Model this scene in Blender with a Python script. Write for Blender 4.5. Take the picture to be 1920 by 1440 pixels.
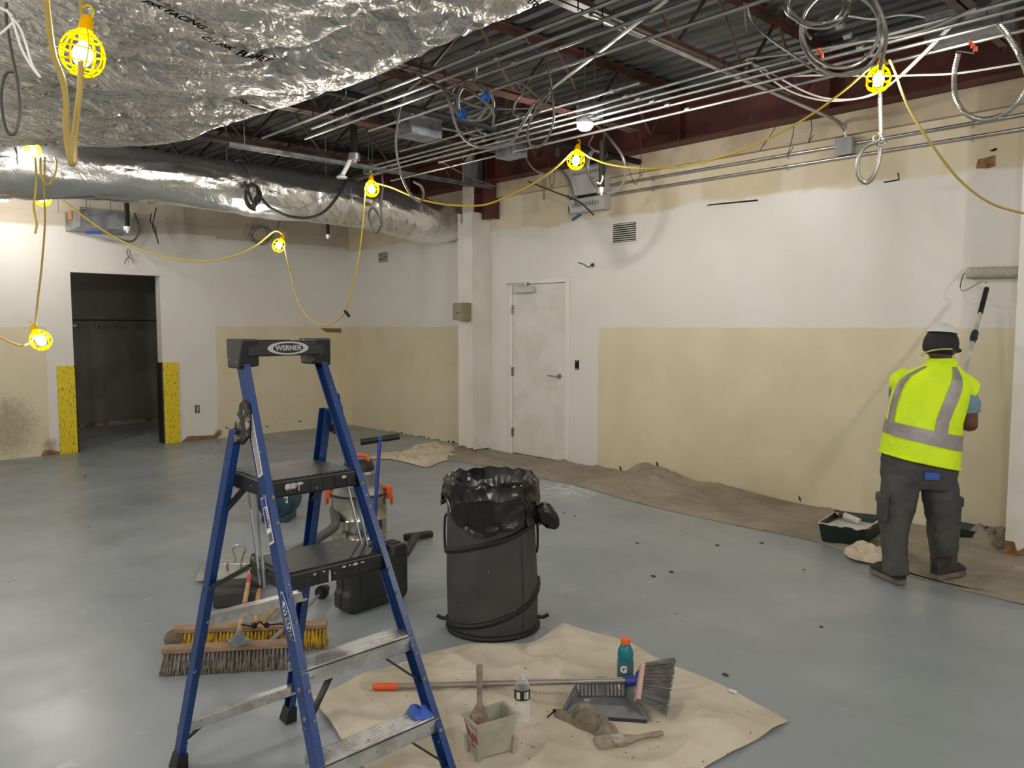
import bpy, bmesh, math, random
from math import sin, cos, pi, radians, sqrt, atan2, exp
from mathutils import Vector, Matrix, noise
for _o in list(bpy.data.objects): bpy.data.objects.remove(_o)
random.seed(7)
SC = bpy.context.scene; COL = SC.collection

# ------------------------------------------------------------------ camera, world, lights, exposure
FPX, PITCH, YAW, EYE = 1442.0, math.atan(109/1442), radians(136.8), 1.58
cam = bpy.data.objects.new('camera', bpy.data.cameras.new('camera')); COL.objects.link(cam)
cam.data.sensor_width = 36; cam.data.lens = FPX/1920*36; cam.data.clip_start = .02
cam.location = (0, 0, EYE); cam.rotation_euler = (pi/2-PITCH, 0, YAW-pi/2); SC.camera = cam
w = bpy.data.worlds.new('world'); SC.world = w; w.use_nodes = True
w.node_tree.nodes['Background'].inputs[0].default_value = (.9, .95, 1, 1)
w.node_tree.nodes['Background'].inputs[1].default_value = 0.0
SC.view_settings.view_transform = 'Standard'; SC.view_settings.look = 'None'
SC.view_settings.gamma = 1; SC.view_settings.use_curve_mapping = False
SC.view_settings.exposure = EXPO = 0.42
BULB = 430.0                      # emission strength of a bulb of the string lights
def lamp(loc, power, r=.05, col=(1, .955, .90)):
    l = bpy.data.lights.new('unseen_fill_lamp', 'POINT'); l.energy = power; l.shadow_soft_size = r; l.color = col
    o = bpy.data.objects.new('unseen_fill_lamp', l); COL.objects.link(o); o.location = loc
# added point lights out of frame fill the room; the last brightens the hall
for p, e in [((-4.4, -1.6, 2.5), 75), ((-7.6, -2.2, 2.6), 38), ((1.2, 3.6, 2.75), 78), ((1.0, -1.2, 2.75), 95), ((-1.2, -3.6, 2.75), 70), ((3.2, 1.2, 2.75), 60), ((-12.2, 2.0, 2.3), 8)]: lamp(p, e)

# ------------------------------------------------------------------ points measured from the photograph (1920 x 1440)
_f = Vector((cos(YAW)*cos(PITCH), sin(YAW)*cos(PITCH), -sin(PITCH)))
_r = Vector((sin(YAW), -cos(YAW), 0)); _u = _r.cross(_f); EYEV = Vector((0, 0, EYE))
def ray(px, py): return _f+_r*((px-960)/FPX)+_u*((720-py)/FPX)
def Zp(px, py, z=0.0): d = ray(px, py); return EYEV+d*((z-EYE)/d.z)
def Xp(px, py, x): d = ray(px, py); return EYEV+d*(x/d.x)
def Yp(px, py, y): d = ray(px, py); return EYEV+d*(y/d.y)
def Dp(px, py, dep): return EYEV+ray(px, py)*dep

# ------------------------------------------------------------------ materials
def lin(c):
    c = [x/255 for x in c]; return tuple(x/12.92 if x <= .04045 else ((x+.055)/1.055)**2.4 for x in c)+(1,)
class NT:
    def __init__(s, name):
        s.mt = bpy.data.materials.new(name); s.mt.use_nodes = True; s.t = s.mt.node_tree; s.n = s.t.nodes
        s.b = s.n['Principled BSDF']; s.pos = None
    def new(s, t): return s.n.new(t)
    def put(s, sock, v):
        if hasattr(v, 'is_output') or isinstance(v, bpy.types.NodeSocket): s.t.links.new(v, sock)
        else: sock.default_value = v
    def P(s):
        if not s.pos: s.pos = s.new('ShaderNodeTexCoord').outputs['Object']
        return s.pos
    def W(s): return s.new('ShaderNodeNewGeometry').outputs['Position']
    def xyz(s, v=None):
        k = s.new('ShaderNodeSeparateXYZ'); s.put(k.inputs[0], v or s.W()); return k.outputs
    def m(s, op, a, b=0.0, c=0.0, clamp=False):
        k = s.new('ShaderNodeMath'); k.operation = op; k.use_clamp = clamp
        for i, v in enumerate((a, b, c)): s.put(k.inputs[i], v)
        return k.outputs[0]
    def mix(s, f, a, b):
        k = s.new('ShaderNodeMix'); k.data_type = 'RGBA'; s.put(k.inputs[0], f); s.put(k.inputs[6], a); s.put(k.inputs[7], b); return k.outputs[2]
    def noise(s, scale, detail=3, rough=.55, vec=None, stretch=None):
        v = vec or s.P()
        if stretch:
            k = s.new('ShaderNodeMapping'); s.put(k.inputs[0], v); k.inputs[3].default_value = stretch; v = k.outputs[0]
        k = s.new('ShaderNodeTexNoise'); s.put(k.inputs['Vector'], v); k.inputs['Scale'].default_value = scale
        k.inputs['Detail'].default_value = detail; k.inputs['Roughness'].default_value = rough; return k.outputs[0]
    def ramp(s, v, lo, hi):
        k = s.new('ShaderNodeMapRange'); k.interpolation_type = 'SMOOTHSTEP'; s.put(k.inputs[0], v)
        k.inputs[1].default_value = lo; k.inputs[2].default_value = hi; return k.outputs[0]
    def bump(s, h, strength=.2, dist=.01, nrm=None):
        k = s.new('ShaderNodeBump'); k.inputs['Strength'].default_value = strength; k.inputs['Distance'].default_value = dist
        s.put(k.inputs['Height'], h)
        if nrm: s.put(k.inputs['Normal'], nrm)
        s.t.links.new(k.outputs[0], s.b.inputs['Normal']); return k.outputs[0]
    def set(s, **kw):
        names = dict(col='Base Color', rough='Roughness', metal='Metallic', spec='Specular IOR Level', trans='Transmission Weight', ior='IOR', alpha='Alpha', ecol='Emission Color', estr='Emission Strength', coat='Coat Weight', sss='Subsurface Weight')
        for k, v in kw.items(): s.put(s.b.inputs[names[k]], v)
        return s.mt
MATS = {}
def mat(name, col, rough=.5, metal=0, col2=None, scale=6, lo=.4, hi=.65, bump=0, bscale=40, bdist=.004, spots=None, spot_scale=60, spot_lo=.68, spec=.5, stretch=None, **kw):
    if name in MATS: return MATS[name]
    t = NT(name); c = lin(col)
    if col2: c = t.mix(t.ramp(t.noise(scale, 4, .6, stretch=stretch), lo, hi), lin(col), lin(col2))
    if spots: c = t.mix(t.ramp(t.noise(spot_scale, 2, .5), spot_lo, spot_lo+.02), c, lin(spots))
    t.set(col=c, rough=rough, metal=metal, spec=spec, **kw)
    if bump: t.bump(t.noise(bscale, 4, .6, stretch=stretch), bump, bdist)
    MATS[name] = t.mt; return t.mt

# ------------------------------------------------------------------ mesh builder
def frame(d):
    d = Vector(d).normalized(); a = Vector((0, 0, 1)) if abs(d.z) < .9 else Vector((1, 0, 0))
    x = d.cross(a).normalized(); return x, d.cross(x).normalized(), d
def spline(pts, n=6):
    P = [Vector(p) for p in pts]
    if len(P) < 3: return P
    Q = [P[0]*2-P[1]]+P+[P[-1]*2-P[-2]]; out = []
    for i in range(1, len(Q)-2):
        a, b, c, d = Q[i-1:i+3]
        for k in range(n):
            t = k/n; out.append(.5*((2*b)+(c-a)*t+(2*a-5*b+4*c-d)*t*t+(3*b-a-3*c+d)*t**3))
    return out+[P[-1]]
class MB:
    def __init__(s): s.v, s.f = [], []
    def add(s, vs, fs):
        o = len(s.v); s.v += [Vector(x) for x in vs]; s.f += [tuple(i+o for i in f) for f in fs]; return s
    def hexa(s, p):   # 8 points: bottom 4 (ccw), top 4
        return s.add(p, [(3, 2, 1, 0), (4, 5, 6, 7), (0, 1, 5, 4), (1, 2, 6, 5), (2, 3, 7, 6), (3, 0, 4, 7)])
    def box(s, lo, hi):
        (a, b, c), (d, e, f) = lo, hi
        return s.hexa([(a, b, c), (d, b, c), (d, e, c), (a, e, c), (a, b, f), (d, b, f), (d, e, f), (a, e, f)])
    def obox(s, c, x, y, z):   # centre + half axes
        c, x, y, z = map(Vector, (c, x, y, z))
        return s.hexa([c-x-y-z, c+x-y-z, c+x+y-z, c-x+y-z, c-x-y+z, c+x-y+z, c+x+y+z, c-x+y+z])
    def bar(s, a, b, w, h, side=None):   # rectangular bar from a to b; side = direction of w
        a, b = Vector(a), Vector(b); d = (b-a).normalized()
        x = Vector(side) if side is not None else frame(d)[0]
        x = (x-d*x.dot(d)).normalized(); y = d.cross(x)
        return s.obox((a+b)/2, x*w/2, y*h/2, (b-a)/2)
    def ring(s, pts_rows, closed=True, cap=True):
        o = len(s.v); n = len(pts_rows[0]); m = len(pts_rows)
        for r in pts_rows: s.v += [Vector(p) for p in r]
        for i in range(m-1):
            for j in range(n if closed else n-1):
                k = (j+1) % n; s.f.append((o+i*n+j, o+i*n+k, o+(i+1)*n+k, o+(i+1)*n+j))
        if cap and closed:
            s.f.append(tuple(o+j for j in reversed(range(n)))); s.f.append(tuple(o+(m-1)*n+j for j in range(n)))
        return s
    def cyl(s, a, b, r0, r1=None, n=12, cap=True):
        r1 = r0 if r1 is None else r1; a, b = Vector(a), Vector(b); x, y, d = frame(b-a)
        rows = [[c+(x*cos(2*pi*k/n)+y*sin(2*pi*k/n))*r for k in range(n)] for c, r in ((a, r0), (b, r1))]
        return s.ring(rows, cap=cap)
    def tube(s, pts, r, n=6, cap=True, rf=None):
        P = [Vector(p) for p in pts]; x = None; rows = []
        for i, p in enumerate(P):
            d = (P[min(i+1, len(P)-1)]-P[max(i-1, 0)])
            if d.length < 1e-9: d = Vector((0, 0, 1))
            d.normalize()
            if x is None: x = frame(d)[0]
            x = x-d*x.dot(d)
            if x.length < 1e-6: x = frame(d)[0]
            x.normalize(); y = d.cross(x); rr = r if rf is None else rf(i)
            rows.append([p+(x*cos(2*pi*k/n)+y*sin(2*pi*k/n))*rr for k in range(n)])
        return s.ring(rows, cap=cap)
    def lathe(s, prof, org=(0, 0, 0), axis=(0, 0, 1), n=20, cap=False):
        x, y, d = frame(axis); o = Vector(org)
        return s.ring([[o+d*h+(x*cos(2*pi*k/n)+y*sin(2*pi*k/n))*r for k in range(n)] for r, h in prof], cap=cap)
    def prism(s, pts, d):   # polygon extruded by d
        d = Vector(d); n = len(pts); P = [Vector(p) for p in pts]
        return s.add(P+[p+d for p in P], [tuple(reversed(range(n))), tuple(range(n, 2*n))]+[(i, (i+1) % n, n+(i+1) % n, n+i) for i in range(n)])
    def grid(s, fn, nu, nv):
        return s.add([fn(i/nu, j/nv) for j in range(nv+1) for i in range(nu+1)], [(j*(nu+1)+i, j*(nu+1)+i+1, (j+1)*(nu+1)+i+1, (j+1)*(nu+1)+i) for j in range(nv) for i in range(nu)])
    def ball(s, c, r, n=10, m=7, sc=(1, 1, 1)):
        c = Vector(c); rows = []
        for j in range(1, m):
            a = pi*j/m; rows.append([c+Vector((r*sc[0]*sin(a)*cos(2*pi*k/n), r*sc[1]*sin(a)*sin(2*pi*k/n), -r*sc[2]*cos(a))) for k in range(n)])
        return s.ring(rows)
    def obj(s, name, m, parent=None, smooth=True, bevel=0, solid=0, sub=0):
        me = bpy.data.meshes.new(name); me.from_pydata([tuple(x) for x in s.v], [], s.f)
        bm = bmesh.new(); bm.from_mesh(me); bmesh.ops.recalc_face_normals(bm, faces=bm.faces); bm.to_mesh(me); bm.free()
        me.materials.append(m); o = bpy.data.objects.new(name, me); COL.objects.link(o)
        if smooth:
            me.polygons.foreach_set('use_smooth', [True]*len(me.polygons))
            me.set_sharp_from_angle(angle=radians(38))
        if solid: k = o.modifiers.new('solid', 'SOLIDIFY'); k.thickness = solid; k.offset = 0
        if bevel: k = o.modifiers.new('bevel', 'BEVEL'); k.width = bevel; k.segments = 2; k.limit_method = 'ANGLE'
        if sub: k = o.modifiers.new('sub', 'SUBSURF'); k.levels = k.render_levels = sub
        if parent: adopt(o, parent)
        return o
def adopt(o, parent):
    o.parent = parent; M = Matrix.Identity(4); p = parent
    while p: M = p.matrix_basis.inverted() if p.parent is None else M; p = p.parent
    # children are built in world coordinates: undo the root's placement only once
    o.matrix_parent_inverse = M if parent.parent is None else Matrix.Identity(4)
def tag(o, label, cat, group=None, kind=None):
    o['label'] = label; o['category'] = cat
    if group: o['group'] = group
    if kind: o['kind'] = kind
    return o
def thing(name, label, cat, loc=(0, 0, 0), group=None):
    o = bpy.data.objects.new(name, None); COL.objects.link(o); o.location = loc; o.empty_display_size = .1
    o.matrix_basis = Matrix.Translation(Vector(loc)); return tag(o, label, cat, group)
def struct(name, mb, m, parent=None, **kw):
    o = mb.obj(name, m, parent, smooth=False, **kw)
    if not parent: o['kind'] = 'structure'
    return o
def copy_tree(o, off, parent=None):
    c = o.copy(); COL.objects.link(c)
    if parent: c.parent = parent
    else: c.location = Vector(o.location)+Vector(off)
    for ch in [k for k in bpy.data.objects if k.parent == o]: copy_tree(ch, off, c)
    return c
def text(name, s, c, right, up, size, m, parent, bold=.0, ext=.0006, sx=1.0):
    cu = bpy.data.curves.new(name, 'FONT'); cu.body = s; cu.size = size; cu.align_x = 'CENTER'; cu.align_y = 'CENTER'; cu.offset = bold; cu.extrude = ext
    t = bpy.data.objects.new(name, cu); me = bpy.data.meshes.new_from_object(t); bpy.data.objects.remove(t)
    r, u = Vector(right).normalized(), Vector(up).normalized(); n = r.cross(u)
    M = Matrix((r*sx, u, n)).transposed().to_4x4(); M.translation = Vector(c); me.transform(M); me.materials.append(m)
    o = bpy.data.objects.new(name, me); COL.objects.link(o)
    if parent: adopt(o, parent)
    return o
def fb(x, y, z=0, oct=3): return noise.fractal(Vector((x, y, z)), .8, 2.1, oct)
def ridge(x, y, z=0):
    a = 0; k = 1
    for i in range(3): a += (1-abs(noise.noise(Vector((x*2**i, y*2**i, z+i*7.3)))*2))*k; k *= .5
    return a/1.75
def fold(x, y, z=0): return max(0, 1-abs(noise.noise(Vector((x, y, z))))*2.6)**1.6
def crease(x, y, z=0): return max(0, 1-abs(noise.noise(Vector((x, y, z))))*8)**1.4
def poly_at(P, L, t):
    d = t*L[-1]
    for i in range(len(P)-1):
        if d <= L[i+1] or i == len(P)-2:
            k = (d-L[i])/max(1e-9, L[i+1]-L[i]); return P[i].lerp(P[i+1], max(0, min(1, k)))
def arc(P):
    P = [Vector(p) for p in P]; L = [0]
    for i in range(len(P)-1): L.append(L[-1]+(P[i+1]-P[i]).length)
    return P, L
def ribbon(near, far, hfun, nu, nv):   # ruled sheet between two polylines with a height function
    A, B = arc(spline(near, 5)), arc(spline(far, 5)); mb = MB()
    def fn(u, v):
        p = poly_at(*A, u).lerp(poly_at(*B, u), v); h = hfun(p, u, v); return Vector((p.x, p.y, p.z+h))
    return mb.grid(fn, nu, nv)

# ------------------------------------------------------------------ palette
WHITE, CREAM = (222, 219, 213), (216, 206, 178)
m_maroon = mat('maroon_steel', (92, 44, 38), .55, col2=(70, 34, 30), scale=2, bump=.1)
m_joist = mat('joist_steel', (86, 52, 46), .5, col2=(58, 40, 36), scale=3)
m_deck = mat('deck_steel', (112, 114, 114), .42, .55, col2=(86, 88, 90), scale=1.5, stretch=(1, 6, 6))
m_emt = mat('conduit_steel', (196, 197, 196), .3, .9, col2=(165, 166, 166), scale=3)
m_galv = mat('galvanised_steel', (158, 162, 166), .42, .75, col2=(128, 132, 138), scale=9)
m_blackiron = mat('black_iron', (30, 29, 28), .7, spec=.25)
m_flex = mat('flex_cable', (178, 176, 170), .35, .85)
m_greycable = mat('grey_cable', (120, 117, 110), .5)
m_whitecable = mat('white_cable', (214, 212, 206), .5)
m_darkcable = mat('dark_cable', (62, 60, 58), .5)
m_yellowcord = mat('yellow_cord', (206, 178, 62), .5)
m_oldcord = mat('old_yellow_cord', (170, 146, 70), .55)
m_blackplastic = mat('black_plastic', (26, 26, 27), .45)
m_trim = mat('white_painted_trim', (226, 223, 217), .4)
m_door = mat('white_painted_door', (222, 218, 212), .42, col2=(212, 207, 198), scale=3)
m_grey = mat('grey_enamel', (150, 152, 150), .45)
m_bluetape = mat('blue_tape', (50, 84, 168), .6)
m_brown = mat('torn_board', (150, 112, 72), .9, col2=(112, 82, 54), scale=18, bump=.4)
m_dark = mat('dark_hole', (20, 18, 16), .9)
m_steel = mat('brushed_steel', (170, 168, 162), .3, .9)
m_alu = mat('aluminium', (205, 205, 202), .34, .85, col2=(176, 175, 170), scale=14, spots=(110, 104, 98), spot_scale=90, spot_lo=.7)

# ------------------------------------------------------------------ floor
t = NT('painted_floor'); W = t.W()
big = t.ramp(t.noise(.55, 4, .6, W), .35, .7); c = t.mix(big, lin((134, 141, 145)), lin((151, 157, 160)))
dirt = t.ramp(t.noise(2.3, 6, .7, W), .5, .75); c = t.mix(t.m('MULTIPLY', dirt, .35), c, lin((124, 129, 131)))
scf = t.ramp(t.noise(7, 4, .6, W, (1, .35, 1)), .66, .74); c = t.mix(t.m('MULTIPLY', scf, .4), c, lin((188, 194, 198)))
scf2 = t.m('MULTIPLY', t.ramp(t.noise(1.9, 4, .6, W), .48, .66), t.ramp(t.noise(16, 5, .7, W, (.22, 1, 1)), .56, .68)); c = t.mix(t.m('MULTIPLY', scf2, .4), c, lin((176, 182, 186)))
sp = t.ramp(t.noise(38, 2, .5, W), .76, .78); c = t.mix(t.m('MULTIPLY', sp, .7), c, lin((205, 208, 208)))
k = t.new('ShaderNodeVectorMath'); k.operation = 'DISTANCE'; t.put(k.inputs[0], W); k.inputs[1].default_value = Zp(1068, 918)
dust = t.m('MULTIPLY', t.ramp(k.outputs['Value'], .55, .05), t.ramp(t.noise(11, 4, .7, W), .42, .62)); c = t.mix(t.m('MULTIPLY', dust, .75), c, lin((214, 216, 216)))
k2 = t.new('ShaderNodeVectorMath'); k2.operation = 'DISTANCE'; t.put(k2.inputs[0], W); k2.inputs[1].default_value = Zp(275, 818)
dust = t.m('MULTIPLY', t.ramp(k2.outputs['Value'], .7, .05), t.ramp(t.noise(9, 4, .7, W), .45, .6)); c = t.mix(t.m('MULTIPLY', dust, .6), c, lin((200, 202, 202)))
t.set(col=c, rough=t.m('ADD', t.m('MULTIPLY', t.ramp(t.noise(1.6, 4, .6, W), .3, .7), .2), t.m('ADD', .25, t.m('MULTIPLY', t.noise(9, 5, .7, W, (.4, 1, 1)), .05))), spec=.5); t.bump(t.m('ADD', t.noise(5, 5, .6, W), t.m('MULTIPLY', t.noise(14, 4, .7, W, (1, .3, 1)), .4)), .16, .01)
struct('floor', MB().box((-15, -7, -.12), (5, 7, 0)), t.mt)

# ------------------------------------------------------------------ walls
def wall_mat(name, axis, lows, hi_z, hi_cols, bands=(), stains=()):
    t = NT(name); W = t.W(); X = t.xyz(W); a = X[axis]; z = X[2]
    wob = t.m('MULTIPLY', t.m('SUBTRACT', t.noise(7, 4, .6, W), .5), .05)
    wobb = t.m('MULTIPLY', t.m('SUBTRACT', t.noise(1.1, 3, .5, W), .5), .22)
    n = t.noise(1.3, 4, .6, W)
    white = t.mix(t.ramp(n, .35, .65), lin(WHITE), lin((218, 214, 206)))
    cream = t.mix(t.ramp(t.noise(2.2, 4, .6, W), .35, .7), lin(CREAM), lin((209, 198, 168)))
    c = white
    for lo, hi, top in lows:
        k = t.m('MULTIPLY', t.ramp(t.m('ADD', a, wob), lo-.006, lo+.006), t.ramp(t.m('ADD', a, wob), hi+.006, hi-.006))
        k = t.m('MULTIPLY', k, t.ramp(t.m('ADD', z, t.m('MULTIPLY', wob, .35)), top+.006, top-.006)); c = t.mix(k, c, cream)
    hic = t.mix(t.ramp(t.noise(1.7, 5, .65, W, (1, 1, .6)), .4, .62), lin(hi_cols[0]), lin(hi_cols[1]))
    for x0, x1 in bands:
        k = t.m('MULTIPLY', t.ramp(t.m('ADD', a, wob), x0-.03, x0+.03), t.ramp(t.m('ADD', a, wob), x1+.03, x1-.03)); k = t.m('MULTIPLY', k, .55); hic = t.mix(k, hic, lin((222, 214, 196)))
    c = t.mix(t.ramp(t.m('ADD', z, t.m('ADD', wobb, wob)), hi_z-.02, hi_z+.02), c, hic)
    sc = t.m('MULTIPLY', t.ramp(t.noise(16, 3, .6, W), .69, .73), t.ramp(z, 1.0, .0)); c = t.mix(t.m('MULTIPLY', sc, .6), c, lin((120, 104, 80)))
    for p, r, col in stains:
        k = t.new('ShaderNodeVectorMath'); k.operation = 'DISTANCE'; t.put(k.inputs[0], W); k.inputs[1].default_value = p
        d = t.ramp(k.outputs['Value'], r, r*.1); s = t.m('ADD', d, t.m('SUBTRACT', t.noise(26, 5, .7, W), .5)); c = t.mix(t.m('MULTIPLY', t.ramp(s, .5, 1.1), .55), c, lin(col))
    t.set(col=c, rough=t.m('ADD', .36, t.m('MULTIPLY', t.ramp(z, hi_z, hi_z+.05), .3)), spec=.45)
    t.bump(t.noise(60, 4, .6, W), .18, .006); return t.mt
RX, BX = 6.5, -10.67
stain = Xp(8, 800, BX)
mw_r = wall_mat('paint_wall_right', 0, [(-5.53, -1.2, 1.565), (-10.8, -7.5, 1.565)], 2.75, ((204, 191, 162), (212, 200, 174)), [(-7.2, -6.75), (-4.5, -4.25), (-3.42, -3.22), (-2.38, -2.12)])
mw_b = wall_mat('paint_wall_back', 1, [(4.35, 6.6, 1.57), (-7, 2.27, 1.57)], 2.80, ((188, 176, 158), (198, 188, 170)), [], [(stain, .8, (112, 94, 72)), (Xp(95, 835, BX), .2, (110, 90, 62)), (Xp(410, 812, BX), .14, (120, 96, 62))])
wr = MB(); D0, D1 = -6.955, -5.955
wr.box((-10.9, RX, 0), (D0, RX+.2, 4.0)); wr.box((D1, RX, 0), (4.6, RX+.2, 4.0)); wr.box((D0, RX, 2.135), (D1, RX+.2, 4.0))
wall_right = struct('wall_right', wr, mw_r)
O0, O1, OH = 2.565, 3.62, 2.24
wb = MB(); wb.box((BX-.17, -7, 0), (BX, O0, 4.0)); wb.box((BX-.17, O1, 0), (BX, 6.7, 4.0)); wb.box((BX-.17, O0, OH), (BX, O1, 4.0))
wall_back = struct('wall_back', wb, mw_b)
m_wallplain = mat('plain_wall', (214, 208, 196), .6)
struct('wall_front', MB().box((4.4, -7, 0), (4.6, 6.7, 4.0)), m_wallplain)
struct('wall_left', MB().box((-10.9, -7, 0), (4.6, -6.8, 4.0)), m_wallplain)
# wall boards above the paint line on the back wall: boards with open joints
pl = mat('bare_wall_board', (190, 178, 160), .75, col2=(200, 190, 174), scale=1.5, bump=.2, bscale=30)
y = -1.0; k = 0; ws = [.82, 1.05, .98, .62, .35, .42, .74, .60, .86, .95, .9, .6]
for i, wd in enumerate(ws):
    if y+wd > 6.47: wd = 6.47-y
    if wd < .1: break
    MB().box((BX, y+.004, 2.955), (BX+.008, y+wd-.004, 3.48)).obj('wall_board', pl, wall_back, False, bevel=.003)
    MB().box((BX, y+.004-.2, 2.80+.02*sin(i*2.1)), (BX+.006, y+wd-.004-.2, 2.947)).obj('wall_board', pl, wall_back, False, bevel=.003)
    y += wd
# torn patches of bare board (thin, standing proud of the paint by their rough edge)
def patch(parent, pts, d, m=m_brown): MB().prism(pts, d).obj('torn_patch', m, parent, False)
for pix in [[(600, 615), (640, 616), (640, 624), (612, 623)], [(341, 828), (352, 818), (400, 816), (412, 806), (414, 814), (404, 824), (345, 830)], [(77, 853), (82, 845), (98, 843), (112, 847), (112, 851), (80, 856)]]:
    patch(wall_back, [Xp(a, b, BX) for a, b in pix], (.006, 0, 0))
patch(wall_right, [Yp(a, b, RX) for a, b in [(1830, 316), (1834, 299), (1848, 296), (1866, 291), (1866, 312), (1850, 316)]], (0, -.006, 0))
for pix in [[(1324, 386), (1330, 383), (1420, 374), (1422, 377), (1400, 379)], [(1655, 341), (1685, 336), (1683, 324), (1685, 324), (1687, 338), (1660, 343)], [(1855, 283), (1868, 277), (1870, 281), (1862, 284)]]:
    patch(wall_right, [Yp(a, b, RX) for a, b in pix], (0, -.004, 0), m_dark)
for (a, b) in [(1232, 871), (1499, 935), (1163, 879), (1700, 968)]:
    patch(wall_right, [Yp(a-2, b-6, RX), Yp(a+2, b-2, RX), Yp(a+3, b+6, RX), Yp(a, b+3, RX)], (0, -.003, 0), m_dark)
for (a, b) in [(562, 790), (500, 800), (425, 802)]:
    patch(wall_back, [Xp(a-3, b-2, BX), Xp(a+3, b, BX), Xp(a+3, b+2, BX), Xp(a-2, b, BX)], (.003, 0, 0), m_dark)
# rough unpainted wall foot
ft = MB()
for i in range(60):
    a = -10.6+i*.05
    if a > -9.6 and random.random() < .55: ft.box((a, RX-.004, 0), (a+.01+random.random()*.03, RX, .006+random.random()*.02))
ft.obj('rough_wall_foot', m_dark, wall_right, False)

# hall behind the doorway
m_hall = mat('hall_paint', (128, 122, 114), .6, col2=(112, 107, 100), scale=1.6)
HX = -13.3
hw = struct('wall_hall', MB().box((HX-.1, .5, 0), (HX, 6, 3)), m_hall)
struct('wall_hall_left', MB().box((HX, 1.0, 0), (BX-.17, 1.1, 3)), m_hall)
struct('wall_hall_right', MB().box((HX, 5.6, 0), (BX-.17, 5.7, 3)), m_hall)
struct('ceiling_hall', MB().box((HX, 1.0, 2.9), (BX-.17, 5.7, 3)), m_hall)
hz = Xp(225, 601, HX).z
MB().box((HX, 1.1, hz), (HX+.02, 5.6, hz+.012)).obj('seam', m_dark, hw, False)
struct('baseboard_hall', MB().box((HX, 1.1, 0), (HX+.03, 5.6, .06)), mat('pale_hall_base', (170, 160, 140), .7, col2=(110, 84, 60), scale=5))
for px, nm in ((140, 'leftmost'), (180, 'second from the left'), (220, 'third from the left'), (259, 'rightmost')):
    p = Xp(px, 611, HX); q = MB(); q.obox(p+Vector((.006, 0, 0)), (.006, 0, 0), (0, .035, 0), (0, 0, .018))
    for s in (-1, 1): q.tube(spline([p+Vector((.01, s*.02, 0)), p+Vector((.05, s*.03, -.02)), p+Vector((.06, s*.035, .03))]), .006, 5)
    tag(q.obj('coat_hook', m_steel), f'small metal coat hook on the dark hall wall, {nm} of the row', 'hook', 'coat hooks in the dark hall')

# painted corner guards at the doorway
m_guard = mat('yellow_guard', (224, 198, 24), .5, col2=(128, 110, 20), scale=34, lo=.53, hi=.66, stretch=(1, 1.5, .6))
m_guardb = mat('black_guard', (28, 26, 24), .5)
for y0, y1, ji, lab in ((2.37, O0, O0, 'yellow scuffed corner guard left of the dark doorway'), (O1, 3.815, O1, 'yellow scuffed corner guard right of the dark doorway, with black inner face')):
    g = thing('corner_guard', lab, 'corner guard', (BX, (y0+y1)/2, 0))
    MB().box((BX+.001, y0, .0), (BX+.022, y1, 1.09)).obj('yellow_face', m_guard, g, False, bevel=.003)
    s = 1 if ji == O0 else -1
    MB().box((BX-.17, min(ji, ji+s*.02), 0), (BX+.001, max(ji, ji+s*.02), 1.09)).obj('inner_face', m_guardb, g, False, bevel=.003)

# ------------------------------------------------------------------ column, pilaster, beam
m_colp = mat('column_paint', (222, 218, 210), .45, col2=(212, 207, 198), scale=2, bump=.1)
cw = MB(); CX0, CX1, CY0 = -7.615, -7.335, 6.215
cw.box((CX0, CY0, .02), (CX1, RX+.02, 2.86)); cw.box((CX0+.1, CY0, 2.86), (CX1, RX+.02, 2.98)); cw.box((CX0, CY0, 2.86), (CX0+.04, RX, 2.98)); cw.box((CX0+.04, CY0+.12, 2.86), (CX0+.1, RX, 2.98))
colm = struct('wall_column', cw, m_colp)
patch(colm, [(CX0, CY0-.004, 0), (CX1, CY0-.004, 0), (CX1, CY0-.004, .05), (CX0+.18, CY0-.004, .03), (CX0+.1, CY0-.004, .06), (CX0, CY0-.004, .04)], (0, .006, 0))
stc = thing('steel_column', 'maroon steel column with white boxed strip above the white pillar', 'column', (-7.3, 6.4, 2.98))
MB().box((-7.36, 6.27, 2.9), (-7.34, 6.49, 3.84)).box((-7.16, 6.27, 2.9), (-7.14, 6.49, 3.84)).box((-7.34, 6.37, 2.9), (-7.16, 6.39, 3.84)).obj('steel_section', m_maroon, stc, False)
MB().box((-7.62, 6.3, 2.9), (-7.40, 6.49, 3.74)).obj('boxed_strip', mat('bare_plaster_strip', (206, 198, 180), .7, col2=(190, 180, 158), scale=5), stc, False)
MB().box((-7.48, 6.20, 3.30), (-7.22, 6.30, 3.60)).obj('gusset_plate', m_galv, stc, False, bevel=.004)
pil = struct('wall_pilaster', MB().box((-1.475, 6.07, .02), (-.5, RX, 3.32)), m_colp)
patch(pil, [(-1.475, 6.068, 0), (-.5, 6.068, 0), (-.5, 6.068, .08), (-1.36, 6.068, .07), (-1.40, 6.068, .04), (-1.42, 6.068, .1), (-1.475, 6.068, .1)], (0, .006, 0))
bm_ = thing('steel_beam', 'maroon steel I-beam running along the top of the right wall', 'beam', (-5, 6.4, 3.33))
MB().box((-10.6, 6.28, 3.33), (4.3, 6.499, 3.348)).obj('bottom_flange', m_maroon, bm_, False, bevel=.003)
MB().box((-10.6, 6.39, 3.348), (4.3, 6.41, 3.72)).obj('web', m_maroon, bm_, False)
MB().box((-10.6, 6.28, 3.72), (4.3, 6.499, 3.738)).obj('top_flange', m_maroon, bm_, False, bevel=.003)
for x in (-8.72, -5.82, -4.37, -2.92, -1.47):
    MB().box((x-.006, 6.28, 3.348), (x+.006, 6.39, 3.72)).obj('stiffener', m_maroon, bm_, False)
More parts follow.
